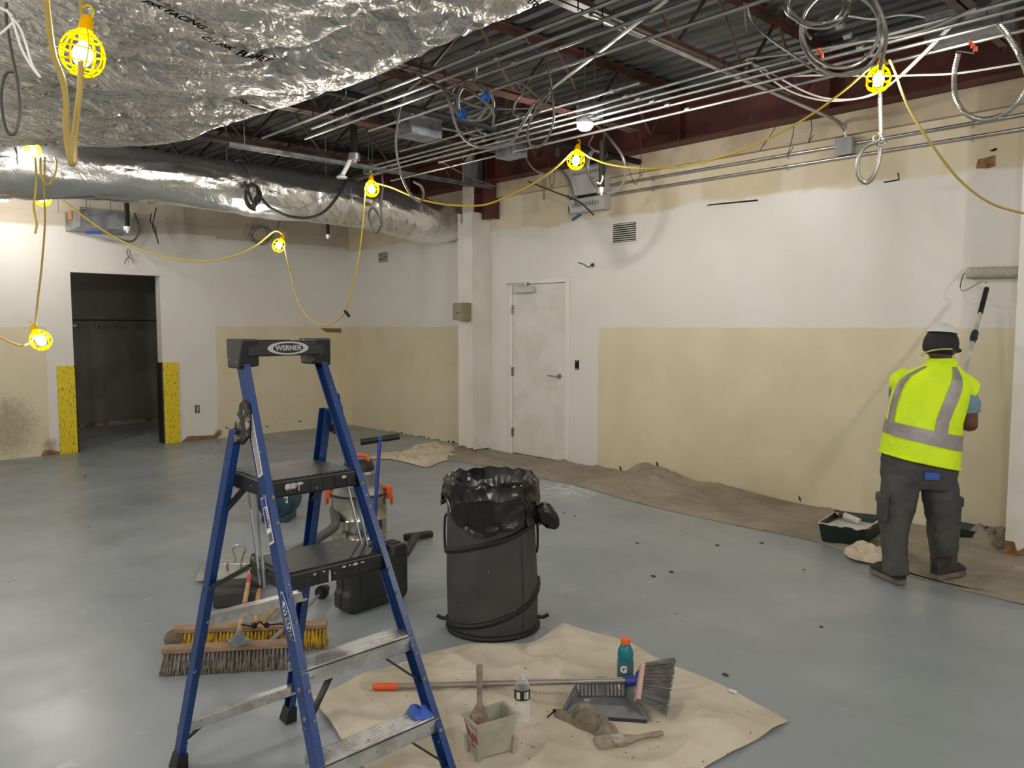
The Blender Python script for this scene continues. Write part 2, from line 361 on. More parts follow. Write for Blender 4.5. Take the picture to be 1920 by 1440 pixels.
tr = struct('trim_beam', MB().box((-10.6, 6.44, 3.15), (4.3, 6.498, 3.328)), mat('beam_ledge', (196, 182, 156), .7, col2=(176, 158, 134), scale=2.5))
struct('wall_back_beam', MB().box((BX+.0, -6.8, 3.5), (BX+.12, 6.27, 3.84)), m_maroon)

# ------------------------------------------------------------------ roof deck and joists
dk = MB(); rows = []; prof = []
yy = -6.8; up = True
while yy < 6.5:
    for dy, z in ((0, 3.9), (.055, 3.9), (.07, 3.845), (.135, 3.845)):
        prof.append((yy+dy, z))
    yy += .15
n = len(prof); vs = [(x, y_, z) for x in (-10.8, 4.5) for y_, z in prof]
dk.add(vs, [(i, i+1, n+i+1, n+i) for i in range(n-1)]); dk.box((-10.9, -6.9, 3.94), (4.6, 6.7, 4.0))
struct('ceiling', dk, m_deck)
JL = {-2.92: 'second open web roof joist from the right', -4.37: 'open web roof joist above the black pipe', -7.27: 'open web roof joist before the white pillar head', -5.82: 'open web roof joist just behind the black pipe', -8.72: 'open web roof joist at the far end above the round foil duct', -1.47: 'rightmost open web roof joist'}
for x, lab in JL.items():
    j = thing('roof_joist', lab, 'joist', (x, 0, 3.31), 'open web roof joists')
    for nm, z in (('bottom_chord', 3.315), ('top_chord', 3.82)):
        q = MB()
        for s in (-1, 1):
            q.bar((x+s*.03, -6.5, z), (x+s*.03, 6.3 if z > 3.5 else 5.6, z), .045, .006, (1, 0, 0)); q.bar((x+s*.01, -6.5, z+(.025 if z < 3.5 else -.025)), (x+s*.01, 6.3 if z > 3.5 else 5.6, z+(.025 if z < 3.5 else -.025)), .006, .05, (1, 0, 0))
        q.obj(nm, m_joist, j, False)
    q = MB(); yk = 6.25; s = 0; pts = []
    while yk > -6.5: pts.append((x, yk, 3.82 if s % 2 == 0 else 3.33)); yk -= .42; s += 1
    for i in range(len(pts)-1):
        if pts[i][1] > 2.0: MB().cyl(pts[i], pts[i+1], .013, n=6).obj('web_bar', m_joist, j)
    MB().box((x-.06, 6.2, 3.739), (x+.06, 6.48, 3.80)).box((x-.02, 6.1, 3.78), (x+.02, 6.42, 3.84)).obj('bearing_seat', m_joist, j, False)

# ------------------------------------------------------------------ door with closer
dr = bpy.data.objects.new('door_1', None); COL.objects.link(dr); dr['kind'] = 'structure'
MB().box((-6.895, 6.488, .012), (-6.02, 6.53, 2.072)).obj('door_leaf', m_door, dr, False, bevel=.002)
fr = MB(); fr.box((D0, 6.478, 0), (-6.900, 6.68, 2.135)); fr.box((-6.015, 6.478, 0), (D1, 6.68, 2.135)); fr.box((-6.900, 6.478, 2.078), (-6.015, 6.68, 2.135))
fr.obj('door_frame', m_trim, dr, False, bevel=.003)
MB().box((-6.9, 6.535, 0), (-6.015, 6.6, 2.08)).obj('door_stop', m_dark, dr, False)
for z in (1.78, 1.02, .27):
    q = MB()
    for k in range(5): q.cyl((-6.9, 6.475, z-.055+k*.022), (-6.9, 6.475, z-.034+k*.022), .009, n=8)
    q.box((-6.93, 6.479, z-.055), (-6.872, 6.487, z+.055)); q.obj('hinge', m_steel, dr)
hd = MB(); hd.cyl((-6.10, 6.488, 1.0), (-6.10, 6.470, 1.0), .028, n=16); hd.cyl((-6.10, 6.47, 1.0), (-6.10, 6.43, 1.0), .01, n=8); hd.tube(spline([(-6.10, 6.43, 1.0), (-6.14, 6.428, 1.0), (-6.235, 6.43, 1.005)]), .009, 8)
hd.obj('lever_handle', m_steel, dr)
MB().box((-6.83, 6.43, 1.975), (-6.5, 6.487, 2.045)).obj('closer_body', mat('closer_grey', (186, 188, 188), .4, .3), dr, False, bevel=.005)
q = MB(); q.box((-6.97, 6.452, 2.083), (-6.60, 6.476, 2.10)); q.bar((-6.63, 6.44, 2.075), (-6.78, 6.36, 2.07), .022, .006, (0, 1, 0)); q.bar((-6.78, 6.36, 2.078), (-6.9, 6.455, 2.09), .022, .006, (0, 1, 0)); q.cyl((-6.63, 6.45, 2.03), (-6.63, 6.45, 2.085), .012, n=10)
q.obj('closer_arm', m_steel, dr)

# ------------------------------------------------------------------ wall fittings
def grille(x0, x1, z0, z1, lab, n):
    g = thing('vent_grille', lab, 'vent', ((x0+x1)/2, RX, (z0+z1)/2)); b = .022
    q = MB(); q.box((x0, RX-.014, z0), (x0+b, RX, z1)); q.box((x1-b, RX-.014, z0), (x1, RX, z1)); q.box((x0+b, RX-.014, z0), (x1-b, RX, z0+b)); q.box((x0+b, RX-.014, z1-b), (x1-b, RX, z1))
    q.obj('grille_frame', m_trim, g, False, bevel=.003); MB().box((x0+b, RX-.002, z0+b), (x1-b, RX, z1-b)).obj('dark_duct', m_dark, g, False)
    for k in range(n):
        z = z0+b+(k+.5)*(z1-z0-2*b)/n; MB().obox(((x0+x1)/2, RX-.008, z), ((x1-x0)/2-b, 0, 0), (0, .004, .004), (0, -.0016, .0016)).obj('slat', m_trim, g, False)
grille(-5.36, -5.0, 2.44, 2.685, 'white louvred vent grille on the right wall below the grey panel box', 9)
grille(-9.86, -9.56, 2.5, 2.69, 'small white vent grille near the far corner under the round foil duct', 7)

pb = thing('alarm_panel_box', 'light grey wall panel box with black strip, high on the right wall', 'panel box', (-5.55, 6.5, 3.05))
px0, px1, pz0, pz1, py = -5.86, -5.36, 2.82, 3.30, 6.37
m_panel = mat('panel_grey', (186, 184, 182), .45)
MB().box((px0, py, pz0), (px1, RX, pz1)).obj('panel_case', m_panel, pb, False, bevel=.006)
MB().box((px0+.01, py-.006, pz0+.02), (px1-.01, py, pz1-.02)).obj('panel_door', m_panel, pb, False, bevel=.003)
MB().box((px0+.015, py-.010, pz0+.145), (px1-.02, py-.006, pz0+.178)).obj('black_strip', m_blackplastic, pb, False)
text('strip_lettering', 'Simplex', (px0+.085, py-.0108, pz0+.161), (1, 0, 0), (0, 0, 1), .028, m_whitecable, pb, .0006)
for z, h in ((pz0+.055, .045), (pz1-.085, .035)):
    for k in range(11): MB().box((px0+.05+k*.036, py-.009, z), (px0+.07+k*.036, py-.006, z+h)).obj('louvre', mat('louvre_grey', (120, 124, 122), .5), pb, False)
MB().box((px1-.075, py-.016, pz0+.23), (px1-.035, py-.006, pz0+.29)).obj('latch', m_blackiron, pb, False, bevel=.002)
q = MB().box((px0-.06, 6.42, pz0+.02), (px0-.005, 6.47, pz0+.09)); tag(q.obj('cable_box', m_blackplastic, None, False, bevel=.004), 'small black cable box beside the lower left corner of the grey panel', 'cable box')
q = MB().cyl((px0-.085, 6.44, pz0+.20), (px0-.0, 6.44, pz0+.20), .02, n=12); tag(q.obj('conduit_connector', m_emt), 'short shiny conduit connector at the left side of the grey panel', 'connector')
q = MB().prism([Yp(a, b, 6.496) for a, b in [(1071, 411), (1088, 400), (1091, 404), (1074, 415)]], (0, -.002, 0)); tag(q.obj('tape_strip', m_bluetape, None, False), 'strip of blue masking tape on the wall below the grey panel', 'tape')
q = MB().prism([Xp(a, b, BX+.5) for a, b in [(161, 433), (189, 433), (189, 439), (161, 439)]], (-.003, 0, 0)); tag(q.obj('tape_strip', m_bluetape, None, False), 'strip of blue masking tape under the metal box above the dark doorway', 'tape')
# round conduits on the right wall
def wallpipe(z, x0, lab):
    g = thing('wall_conduit', lab, 'conduit', (x0, 6.46, z)); MB().cyl((x0, 6.465, z), (4.3, 6.465, z), .0135, n=10).obj('pipe', m_emt, g)
    x = x0+.55
    while x < 0:
        MB().tube([(x, 6.498, z-.03), (x, 6.47, z-.02), (x, 6.447, z-.008), (x, 6.447, z+.008), (x, 6.47, z+.018)], .004, 5).obj('strap', m_emt, g); x += 1.45
wallpipe(3.075, -5.36, 'upper of the two thin steel conduits along the right wall'); wallpipe(2.975, -5.36, 'lower of the two thin steel conduits along the right wall')
jb = thing('junction_box', 'grey square junction box on the upper conduit of the right wall', 'junction box', (-2.84, 6.46, 3.055))
MB().box((-2.91, 6.41, 2.99), (-2.775, 6.499, 3.125)).obj('box_body', m_grey, jb, False, bevel=.004); MB().box((-2.915, 6.405, 2.985), (-2.77, 6.411, 3.13)).obj('box_cover', m_grey, jb, False, bevel=.002)
for x in (-2.9, -2.785): MB().cyl((x, 6.405, 3.058), (x, 6.401, 3.058), .005, n=8).obj('screw', m_steel, jb)
def outlet(c, ax, lab):
    g = thing('open_outlet', lab, 'outlet', c); c = Vector(c); a = Vector(ax); nrm = Vector((0, -1, 0)) if ax[0] else Vector((1, 0, 0)); up = Vector((0, 0, 1))
    MB().obox(c+nrm*.002, a*.03, up*.055, nrm*.002).obj('wall_opening', m_dark, g, False)
    MB().obox(c+nrm*.006, a*.018, up*.035, nrm*.004).obj('receptacle', m_grey if not ax[0] else m_dark, g, False, bevel=.002)
    for s in (-1, 1): MB().obox(c+nrm*.006+up*.045*s, a*.02, up*.006, nrm*.003).obj('yoke_tab', m_steel, g, False)
outlet(Xp(370, 767, BX), (0, 1, 0), 'uncovered electrical outlet low on the white wall right of the doorway')
outlet(Yp(1082, 684, RX), (1, 0, 0), 'open black switch box in the white wall right of the door')
def curve(name, pts, r, m, lab, cat, n=6, res=6, group=None, parent=None):
    o = MB().tube(spline(pts, res), r, n).obj(name, m, parent)
    if lab: tag(o, lab, cat, group)
    return o
g = thing('loose_wall_cable', 'short loose wires poking out of a hole above the white door', 'cable', Yp(1110, 498, RX))
curve('wire', [Yp(1110, 497, 6.49), Yp(1103, 501, 6.4), Yp(1095, 496, 6.3), Yp(1084, 492, 6.25)], .006, m_darkcable, None, None, parent=g)
MB().cyl(Yp(1111, 497, 6.499), Yp(1111, 497, 6.485), .022, n=12).obj('hole_ring', m_blackplastic, g)
g = thing('loose_wall_cable', 'tangle of short loose wires poking out above the dark doorway', 'cable', Xp(242, 480, BX))
for pp in ([(241, 481), (238, 470), (242, 468), (246, 480)], [(242, 482), (247, 485), (249, 493)], [(241, 482), (236, 488), (234, 495)]):
    curve('wire', [Xp(a, b, BX+.02+.05*i) for i, (a, b) in enumerate(pp)], .006, m_greycable, None, None, parent=g)
q = MB().box((-7.585, 6.10, 1.655), (-7.5, 6.214, 1.86)).box((-7.50, 6.06, 1.65), (-7.36, 6.214, 1.865)); sb = q.obj('switch_box', mat('putty_grey', (140, 134, 108), .5), None, False, bevel=.006)
tag(sb, 'putty grey double switch box on the white pillar', 'switch box')
for z in (1.74, ): 
    for x in (-7.45, -7.41): MB().cyl((x, 6.06, z), (x, 6.054, z), .007, n=8).obj('knockout', m_dark, sb)

# sheet metal box on the back wall above the doorway
hb = thing('sheet_metal_box', 'galvanised sheet metal box hanging on the back wall above the dark doorway', 'duct box', (-10.4, 3, 2.9))
hx = -10.22; A, B_, Cc, Dd = Xp(149, 391, hx), Xp(245, 398, hx), Xp(244, 431, hx), Xp(150, 424, hx)
q = MB(); y0, y1, z0, z1 = A.y, B_.y, Dd.z, A.z
q.hexa([(hx, y0, z0), (hx, y1, z0), (BX, y1+.02, z0-.03), (BX, y0-.05, z0-.03), (hx, y0, z1), (hx, y1, z1), (BX, y1+.02, z1), (BX, y0-.05, z1)]); q.obj('box_body', m_galv, hb, False, bevel=.003)
MB().box((hx, y0, z1+.004), (hx+.012, y1, z1+.02)).box((hx+.001, y0+.0, z0), (hx+.008, y0+.012, z1)).box((hx, y1-.015, z0), (hx+.008, y1, z1)).box((hx, y0, z0), (hx+.01, y1, z0+.012)).obj('folded_seam', m_galv, hb, False)
MB().box((hx-.3, y0-.049, z0+.1), (hx-.22, y0-.03, z0+.2)).obj('orange_sticker', mat('orange_sticker', (196, 132, 60), .6), hb, False)
for y_ in (y0+.1, y1-.2): MB().cyl((hx-.1, y_, z1), (hx-.1, y_, 3.86), .006, n=6).obj('hanger_rod', m_steel, hb)

# ------------------------------------------------------------------ foil wrapped ducts
t = NT('foil_wrap'); W = t.W()
scr = t.new('ShaderNodeTexBrick'); t.put(scr.inputs['Vector'], t.P()); scr.inputs['Scale'].default_value = 42; scr.inputs['Mortar Size'].default_value = .04; scr.offset = 0
rot = t.new('ShaderNodeVectorRotate'); rot.rotation_type = 'Z_AXIS'; t.put(rot.inputs['Vector'], W); rot.inputs['Angle'].default_value = .75; R_ = rot.outputs[0]
wn = t.new('ShaderNodeTexNoise'); t.put(wn.inputs['Vector'], R_); wn.inputs['Scale'].default_value = 1.8; wn.inputs['Detail'].default_value = 4
wv = t.new('ShaderNodeVectorMath'); wv.operation = 'MULTIPLY_ADD'; t.put(wv.inputs[0], wn.outputs['Color']); wv.inputs[1].default_value = (.45, .45, .45); t.put(wv.inputs[2], R_)
def foil_crease(sc, st):
    k = t.new('ShaderNodeMapping'); t.put(k.inputs[0], wv.outputs[0]); k.inputs[3].default_value = st
    v = t.new('ShaderNodeTexVoronoi'); t.put(v.inputs['Vector'], k.outputs[0]); v.inputs['Scale'].default_value = sc; return v.outputs['Distance']
h = t.m('ADD', t.m('MULTIPLY', foil_crease(5.5, (.55, 2.4, 1)), .8), t.m('MULTIPLY', foil_crease(14, (.5, 2.2, 1)), .45))
h = t.m('ADD', h, t.m('MULTIPLY', foil_crease(38, (.6, 1.8, 1)), .2))
h = t.m('ADD', h, t.m('MULTIPLY', scr.outputs['Fac'], .02))
t.set(col=t.mix(t.noise(2, 3, .5, W), lin((236, 235, 233)), lin((244, 243, 242))), metal=.93, rough=t.m('ADD', .17, t.m('MULTIPLY', t.noise(3, 4, .6, W), .14)))
t.bump(h, .6, .045); m_foil = t.mt
m_ductfoil = m_foil.copy(); m_ductfoil.name = 'duct_foil'; [setattr(k_.inputs['Distance'], 'default_value', .009) for k_ in m_ductfoil.node_tree.nodes if k_.type == 'BUMP']
m_print = mat('foil_print', (16, 16, 22), .9, spec=.1)
outl = [(4.2, 2.52), (1, 2.52), (-2, 2.51), (-3.2, 2.49), (-4.2, 2.46), (-5.2, 2.38), (-6.0, 2.26), (-6.45, 2.03), (-6.8, 1.62), (-7.1, 1.22), (-7.2, .6), (-7.25, -.4), (-7.25, -2)]
spn = [(4.2, -2.2), (1, -2.2), (-1, -2.2), (-1.8, -2.2), (-2.6, -2.2), (-3.2, -2.2), (-3.8, -2.2), (-4.2, -2.2), (-4.6, -2.2), (-4.9, -2.2), (-5.1, -2.2), (-5.2, -2.2), (-5.25, -2.2)]
OA, SA = arc(spline([(x, y_, 0) for x, y_ in outl], 6)), spline([(x, y_, 0) for x, y_ in spn], 6)
stars = [(Zp(*p, 2.93), a, ph) for p, a, ph in [((515, 125), .07, 0), ((310, 80), .05, 1), ((250, 140), .05, 2), ((600, 185), .05, 3), ((240, 235), .05, 4), ((400, 200), .045, 5), ((560, 100), .04, 6), ((95, 275), .05, 7), ((770, 12), .04, 8), ((690, 60), .04, 9), ((760, 90), .05, 2.5), ((860, 60), .05, 1.5), ((150, 190), .04, .5), ((430, 245), .04, 3.3)]]
def sag(p):
    a_, b_ = .68*p.x-.73*p.y, .73*p.x+.68*p.y; z = .045*fb(p.x*.8, p.y*.9, 3)+.020*ridge(b_*.9+.5*fb(p.x, p.y), a_*2.6, 1)+.009*ridge(b_*2.4, a_*8, 5)+.004*noise.noise(Vector((p.x*17, p.y*26, 2)))
    for c, a, ph in stars:
        dx, dy = p.x-c.x, p.y-c.y; d = sqrt(dx*dx+dy*dy)
        if d < .75: th = atan2(dy, dx); z += a*exp(-d/.16)+.016*exp(-d/.28)*(sin(7*th+ph)+.7*sin(12*th+ph*2))*min(1, d/.05)
    return z
NU, NV = 300, 130; nO = len(OA[0])
def foil(u, v):
    k = u*(nO-1); i = min(int(k), nO-2); o = OA[0][i].lerp(OA[0][i+1], k-i); s_ = SA[i].lerp(SA[i+1], k-i); d = (s_-o); dn = d.normalized(); L = d.length
    if v < .12: p = o.copy(); z = 3.27-(v/.12)*.17
    elif v < .2: a = (v-.12)/.08*pi/2; p = o+dn*.16*(1-cos(a)); z = 3.10-.16*sin(a)
    else: f = ((v-.2)/.8)**1.15; p = o+dn*(.16+f*(L-.16)); z = 2.94+.10*f
    wv = sag(p); e = min(1, max(0, (v-.06)/.14)); side = (1-e)*.9
    return Vector((p.x-dn.x*wv*side, p.y-dn.y*wv*side, z-.03+wv*e*.9+.02*sin(p.x*2.1)*(1-v)))
bd = MB().grid(foil, NU, NV).obj('foil_duct', m_foil); tag(bd, 'huge crinkled foil-wrapped air duct filling the ceiling at upper left', 'duct')
from mathutils.bvhtree import BVHTree
bvh = BVHTree.FromPolygons([v_.co[:] for v_ in bd.data.vertices], [p_.vertices[:] for p_ in bd.data.polygons])
def print_on(s, px, py, right, size):
    p = Zp(px, py, 2.90); p.z -= .0; r = Vector(right).normalized(); u = Vector((0, 0, 1)).cross(r); u = -u
    o = text('foil_lettering', s, (p.x, p.y, 2.885), r, u, size*1.15, m_print, bd, .0022, .001)
    for v_ in o.data.vertices:      # the print follows the crinkled foil
        h_ = bvh.ray_cast(Vector((v_.co.x, v_.co.y, 2.3)), Vector((0, 0, 1)))
        if h_[0]: v_.co.z = h_[0].z-.016-(.001 if v_.co.z < 2.885 else 0)
    return o
for s, px, py, sz in (('C1 FSK  FLAME 25', 452, 104, .052), ('FSK FACING', 330, 36, .05), ('C1 FSK', 990, 12, .05), ('FSK FACING', 480, 212, .045)): print_on(s, px, py, (.5, -.86, 0) if False else (-.35, .94, 0), sz)

# round foil duct along the back
cl = [(-8.0, -6, 3.02), (-8.0, 0, 3.02), (-8.0, 1.4, 3.0), (-8.0, 2.8, 3.05), (-8.0, 3.8, 3.05), (-8.02, 4.6, 3.06), (-8.03, 5.2, 3.04), (-8.04, 5.7, 2.98), (-8.05, 6.1, 2.93), (-8.05, 6.47, 2.93)]
rad = [.28, .28, .28, .26, .255, .26, .275, .31, .27, .22]
CA = spline(cl, 8); NC = len(CA)
def duct(u, v):
    k = v*(NC-1); i = min(int(k), NC-2); c = CA[i].lerp(CA[i+1], k-i); q_ = min(len(rad)-1.001, k/8); j = int(q_); r = rad[j]*(1-(q_-j))+rad[j+1]*(q_-j)
    a = u*2*pi; y_ = c.y
    w_ = .02*ridge(a*1.2, y_*1.6, 4)+.010*ridge(a*4+y_*3, y_*7, 6)+.015*fb(a, y_*1.2, 9)
    for sy in (.3, 1.5, 2.6, 3.55, 4.35, 4.75, 5.1): w_ -= .010*exp(-((y_-sy)/.03)**2)
    r = r+w_-.02
    sg = -.05*max(0, -sin(a))*(.5+.5*sin(y_*1.9))
    return Vector((c.x+cos(a)*r, c.y, c.z+sin(a)*r*(1.02 if sin(a) < 0 else .95)+sg))
rd = MB().grid(duct, 72, 230).obj('round_foil_duct', m_ductfoil); tag(rd, 'long round foil-wrapped duct running below the big duct to the white pillar', 'duct')
MB().box((-8.2, 6.475, 2.72), (-7.85, 6.498, 3.15)).obj('end_cap', m_foil, rd, False)
for sy in (1.5, 3.55, 4.75):
    MB().tube([(-8+.285*cos(a*pi/10), sy, 3.04+.285*sin(a*pi/10)) for a in range(-1, 12)]+[(-8.28, sy, 3.8)], .008, 5).obj('hanger_strap', m_galv, rd)

# ------------------------------------------------------------------ conduit racks under the joists
def rackz(Y0, s): return EYE+s*1.371*Y0      # the racks hang just under the joists
place = ['first', 'second', 'third', 'fourth', 'fifth', 'sixth', 'seventh', 'eighth', 'ninth']
A_ = [(.384, 3.16, -6.6, 3.2), (.366, 3.26, -5.9, 3), (.352, 3.36, -6.2, 3.2), (.327, 3.62, -5.6, 2.5)]
B4 = [(.279, 4.42, -6.3, -3.4), (.268, 4.52, -7.1, -2.6), (.261, 4.6, -7.1, 3), (.254, 4.7, -7.2, 3.2), (.246, 4.82, -6.2, 3.2), (.236, 5.0, -7.3, 3.2)]
for rows, nm in ((A_, 'upper rack beside the big foil duct'), (B4, 'lower rack above the right wall')):
    for i, (s, Y0, x0, x1) in enumerate(rows):
        z = rackz(Y0, s); g = thing('ceiling_conduit', f'{place[i]} thin steel conduit from the left in the {nm}', 'conduit', (x0, Y0, z), 'steel conduits '+nm)
        MB().tube([(x0, Y0, z), ((x0+x1)/2, Y0, z-.01), (x1, Y0, z)], .0115, 8).obj('pipe', m_emt, g)
        for xx in (-5.4+.07*i, -3.65+.05*i, -2.0):
            if xx > x0: MB().cyl((xx-.02, Y0, z), (xx+.02, Y0, z), .019, n=8).obj('coupling', m_emt, g)
        for xx in (-5.7, -4.25, -2.85):
            if xx > x0 and i % 2 == 0: MB().cyl((xx, Y0, z+.012), (xx, Y0, 3.33), .004, n=5).obj('hanger', m_blackiron, g)
# channel struts that carry the racks
for x, ya, yb, zz, lab in ((-6.95, 3.0, 6.2, 3.22, 'long steel channel strut above the round foil duct'),):
    q = MB(); q.box((x-.02, ya, zz-.02), (x+.02, yb, zz-.016)); q.box((x-.02, ya, zz-.02), (x-.017, yb, zz+.02)); q.box((x+.017, ya, zz-.02), (x+.02, yb, zz+.02)); o = q.obj('channel_strut', m_galv, None, False); tag(o, lab, 'strut')
    for yk in (ya+.15, yb-.3): MB().cyl((x, yk, zz), (x, yk, 3.86), .005, n=6).obj('threaded_rod', m_steel, o)

# bright conduit across, bending down to the junction box
curve('cross_conduit', [Zp(1108, 25, 3.26), Zp(1265, 93, 3.26), Zp(1420, 160, 3.26), Zp(1500, 195, 3.24), Zp(1548, 216, 3.22), Zp(1572, 228, 3.25)+Vector((0, -.02, 0)), (-2.85, 6.44, 3.2), (-2.84, 6.46, 3.127)], .016, m_emt, 'bright steel conduit crossing under the maroon joist and bending down to the grey box', 'conduit', 10)
# black sprinkler pipe
pp = thing('sprinkler_pipe', 'black iron sprinkler pipe crossing below the joists to the right wall', 'pipe', (-5, 5, 3.25))
MB().tube([(-5.05, 2.3, 3.27), (-4.99, 4.4, 3.262), (-4.95, 6.499, 3.25)], .03, 12).obj('pipe', m_blackiron, pp)
for y_ in (3.0, 5.9): MB().tube([(-4.97, y_, 3.86), (-4.97, y_, 3.36), (-4.97, y_, 3.30)], .006, 6).obj('hanger_rod', m_steel, pp); MB().tube([(-4.97+.04*cos(a*pi/8), y_, 3.255+.045*sin(a*pi/8)) for a in range(17)], .005, 5).obj('hanger_ring', m_steel, pp)
for y_ in (5.24,): MB().cyl((-4.97, y_, 3.3), (-4.97, y_, 3.13), .026, n=12).cyl((-4.97, y_, 3.25), (-4.97, y_, 3.205), .04, n=12).obj('tee_fitting', m_blackiron, pp)
def pendant(px, y0, y1, dep, r, lab, tip=True, zt=None):
    a, b = Dp(px, y0, dep), Dp(px, y1, dep); a.x, a.y = b.x, b.y
    if zt: a.z = zt
    g = thing('sprinkler_drop', lab, 'pipe drop', b); MB().cyl(a, b, r, n=10).obj('pipe', m_blackiron, g)
    if tip: MB().cyl(b+Vector((0, 0, .0)), b-Vector((0, 0, r*1.9)), r*1.7, n=12).cyl(b-Vector((0, 0, r*1.9)), b-Vector((0, 0, r*2.6)), r*.8, n=10).obj('sprinkler_fitting', m_emt, g)
    return g, b
g, b = pendant(664, 195, 288, 7.0, .032, 'thick black pipe drop with chrome fitting hanging beside the foil duct edge')
MB().tube(spline([Dp(657, 298, 7.0), Dp(651, 312, 7.0), Dp(641, 330, 7.0)]), .02, 8).obj('white_elbow', m_trim, g); MB().lathe([(.012, .03), (.05, .0), (.05, -.01), (0, -.012)], Dp(641, 332, 7.0), n=16).obj('white_cone', m_trim, g)
pendant(615, 405, 440, 9.4, .02, 'short black pipe drop with chrome tip below the round foil duct', zt=3.1)
pendant(239, 380, 425, 8.9, .028, 'black pipe drop with chrome fitting in front of the sheet metal box', zt=3.1)
g, b = pendant(1128, 303, 352, 6.9, .026, 'black pipe drop with clear fitting in front of the grey panel box', zt=3.23)
curve('white_whip', [b+Vector((0, 0, .12)), b+Vector((.03, -.02, .08)), b+Vector((.01, -.03, .03)), b+Vector((-.03, -.02, .05))], .008, m_whitecable, None, None, parent=g)
# junction boxes near the pillar
def gbox(c, sx, sy, sz, lab):
    c = Vector(c); o = MB().box((c.x-sx, c.y-sy, c.z-sz), (c.x+sx, c.y+sy, c.z+sz)).obj('ceiling_box', m_galv, None, False, bevel=.004)
    MB().box((c.x+sx, c.y-sy-.004, c.z-sz-.004), (c.x+sx+.004, c.y+sy+.004, c.z+sz+.004)).obj('cover_plate', m_galv, o, False); 
    MB().box((c.x-sx*.6, c.y-sy-.006, c.z-sz*.6), (c.x+sx*.6, c.y-sy, c.z+sz*.6)).obj('side_plate', m_galv, o, False)
    for s in (-1, 1): MB().cyl((c.x+s*sx*.6, c.y, c.z+sz), (c.x+s*sx*.6, c.y, 3.86), .005, n=6).obj('hanger_rod', m_steel, o)
    return tag(o, lab, 'junction box')
gbox(Zp(785, 235, 3.35), .12, .16, .11, 'large galvanised box under the joists left of the coiled cable')
gbox(Zp(958, 272, 3.28), .12, .09, .12, 'galvanised box above the white pillar behind the lower conduits')
gbox(Zp(695, 318, 3.28), .06, .06, .05, 'small galvanised box above the yellow lamp on the round foil duct')
gbox(Zp(1815, 45, 3.3), .2, .10, .08, 'galvanised junction box with bristling wires at the top right corner')
gbox(Zp(1105, 210, 3.30), .09, .06, .06, 'dark small box above the bright round lamp')
for i, (a, b, z, lab) in enumerate([((818, 238), (905, 255), 3.4, 'upper'), ((795, 250), (870, 266), 3.38, 'lower')]):
    curve('stub_conduit', [Zp(*a, z), Zp(*b, z)], .013, m_emt, f'{lab} bright short conduit leaving the large galvanised box', 'conduit', 8)
curve('stub_conduit', [Zp(886, 230, 3.42), Zp(902, 248, 3.38), Zp(920, 254, 3.36)], .013, m_emt, 'short bent bright conduit hanging under the black pipe', 'conduit', 8)
curve('stub_conduit', [Zp(1032, 168, 3.3), Zp(1250, 0, 3.2)], .012, m_flex, 'straight armoured cable slanting from the top frame edge down to the tangled coil', 'cable', 7)
for i, (a, b, z) in enumerate([((1395, 5), (1400, 60), 3.6), ((940, 205), (1090, 190), 3.5), ((830, 305), (930, 350), 3.2), ((668, 340), (760, 300), 3.25)]):
    curve('loose_wire', [Zp(*a, z), Zp((a[0]+b[0])/2, (a[1]+b[1])/2+4, z-.02), Zp(*b, z)], .006, m_greycable, ['thin grey wire dangling near the top of the second joist', 'thin grey wire lying over the joist beside the coil', 'thin grey wire crossing in front of the boxed pillar head', 'thin grey wire hanging above the round foil duct'][i], 'wire')

# ------------------------------------------------------------------ coils and loose cables (hang in real planes: y or x fixed)
def pY(pts, y): return [Yp(a, b, y+(.04*sin(i*1.7))) for i, (a, b) in enumerate(pts)]
def pX(pts, x): return [Xp(a, b, x+(.04*sin(i*1.7))) for i, (a, b) in enumerate(pts)]
def loops(cx, cy, rx, ry, n, y, dx=3, dy=3, ph=0, fn=pY, tail0=(), tail1=()):
    pts = list(tail0)
    for k in range(n*12+1):
        a = ph+k*pi/6; j = k/12; pts.append((cx+dx*sin(j*2.4)+rx*(1+.06*sin(j*3.1))*cos(a), cy+dy*cos(j*1.9)+ry*(1+.05*cos(j*2.2))*sin(a)))
    return fn(pts+list(tail1), y)
c1 = curve('cable_coil', loops(884, 190, 33, 34, 3, 3.2, 9, 3, -2.2, tail0=[(892, 125), (892, 140), (885, 155)], tail1=[(922, 205), (924, 238)]), .009, m_greycable, 'coil of grey cable with blue caps hanging under the joists, left of the tangled one', 'cable coil', res=3)
for (a, b), ln in (((912, 183), .05), ((866, 216), .045)):
    p = Yp(a, b, 3.18); MB().cyl(p+Vector((-ln*.5, 0, 0)), p+Vector((ln*.5, 0, .01)), .026, n=10).obj('blue_cap', mat('blue_cap', (30, 96, 190), .5), c1)
curve('cable_coil', pY([(985, 70), (1000, 88), (1020, 105), (1030, 140), (1033, 170), (1010, 182), (990, 165), (975, 155), (972, 160), (990, 180), (1012, 188), (1000, 172), (975, 180), (963, 200), (965, 215), (985, 222), (1010, 210), (1030, 180), (1020, 185), (1000, 215), (989, 245), (993, 270), (1008, 276), (1025, 262), (1037, 230), (1038, 200), (1033, 165)], 3.6), .0075, m_greycable, 'tangled loops of grey cable hanging under the black pipe in the middle', 'cable coil', res=4)
curve('loose_cable', pY([(782, 140), (806, 152), (832, 168), (845, 200), (855, 235), (872, 262), (900, 276), (935, 274), (960, 265), (975, 240), (995, 205), (1000, 195)], 3.1), .009, m_greycable, 'grey cable swooping from the big foil duct edge down past the galvanised box', 'cable')
curve('loose_cable', pY([(800, 148), (820, 160), (850, 175), (880, 195), (910, 203), (925, 200)], 3.3), .008, m_greycable, 'grey cable slanting behind the coil with blue caps', 'cable')
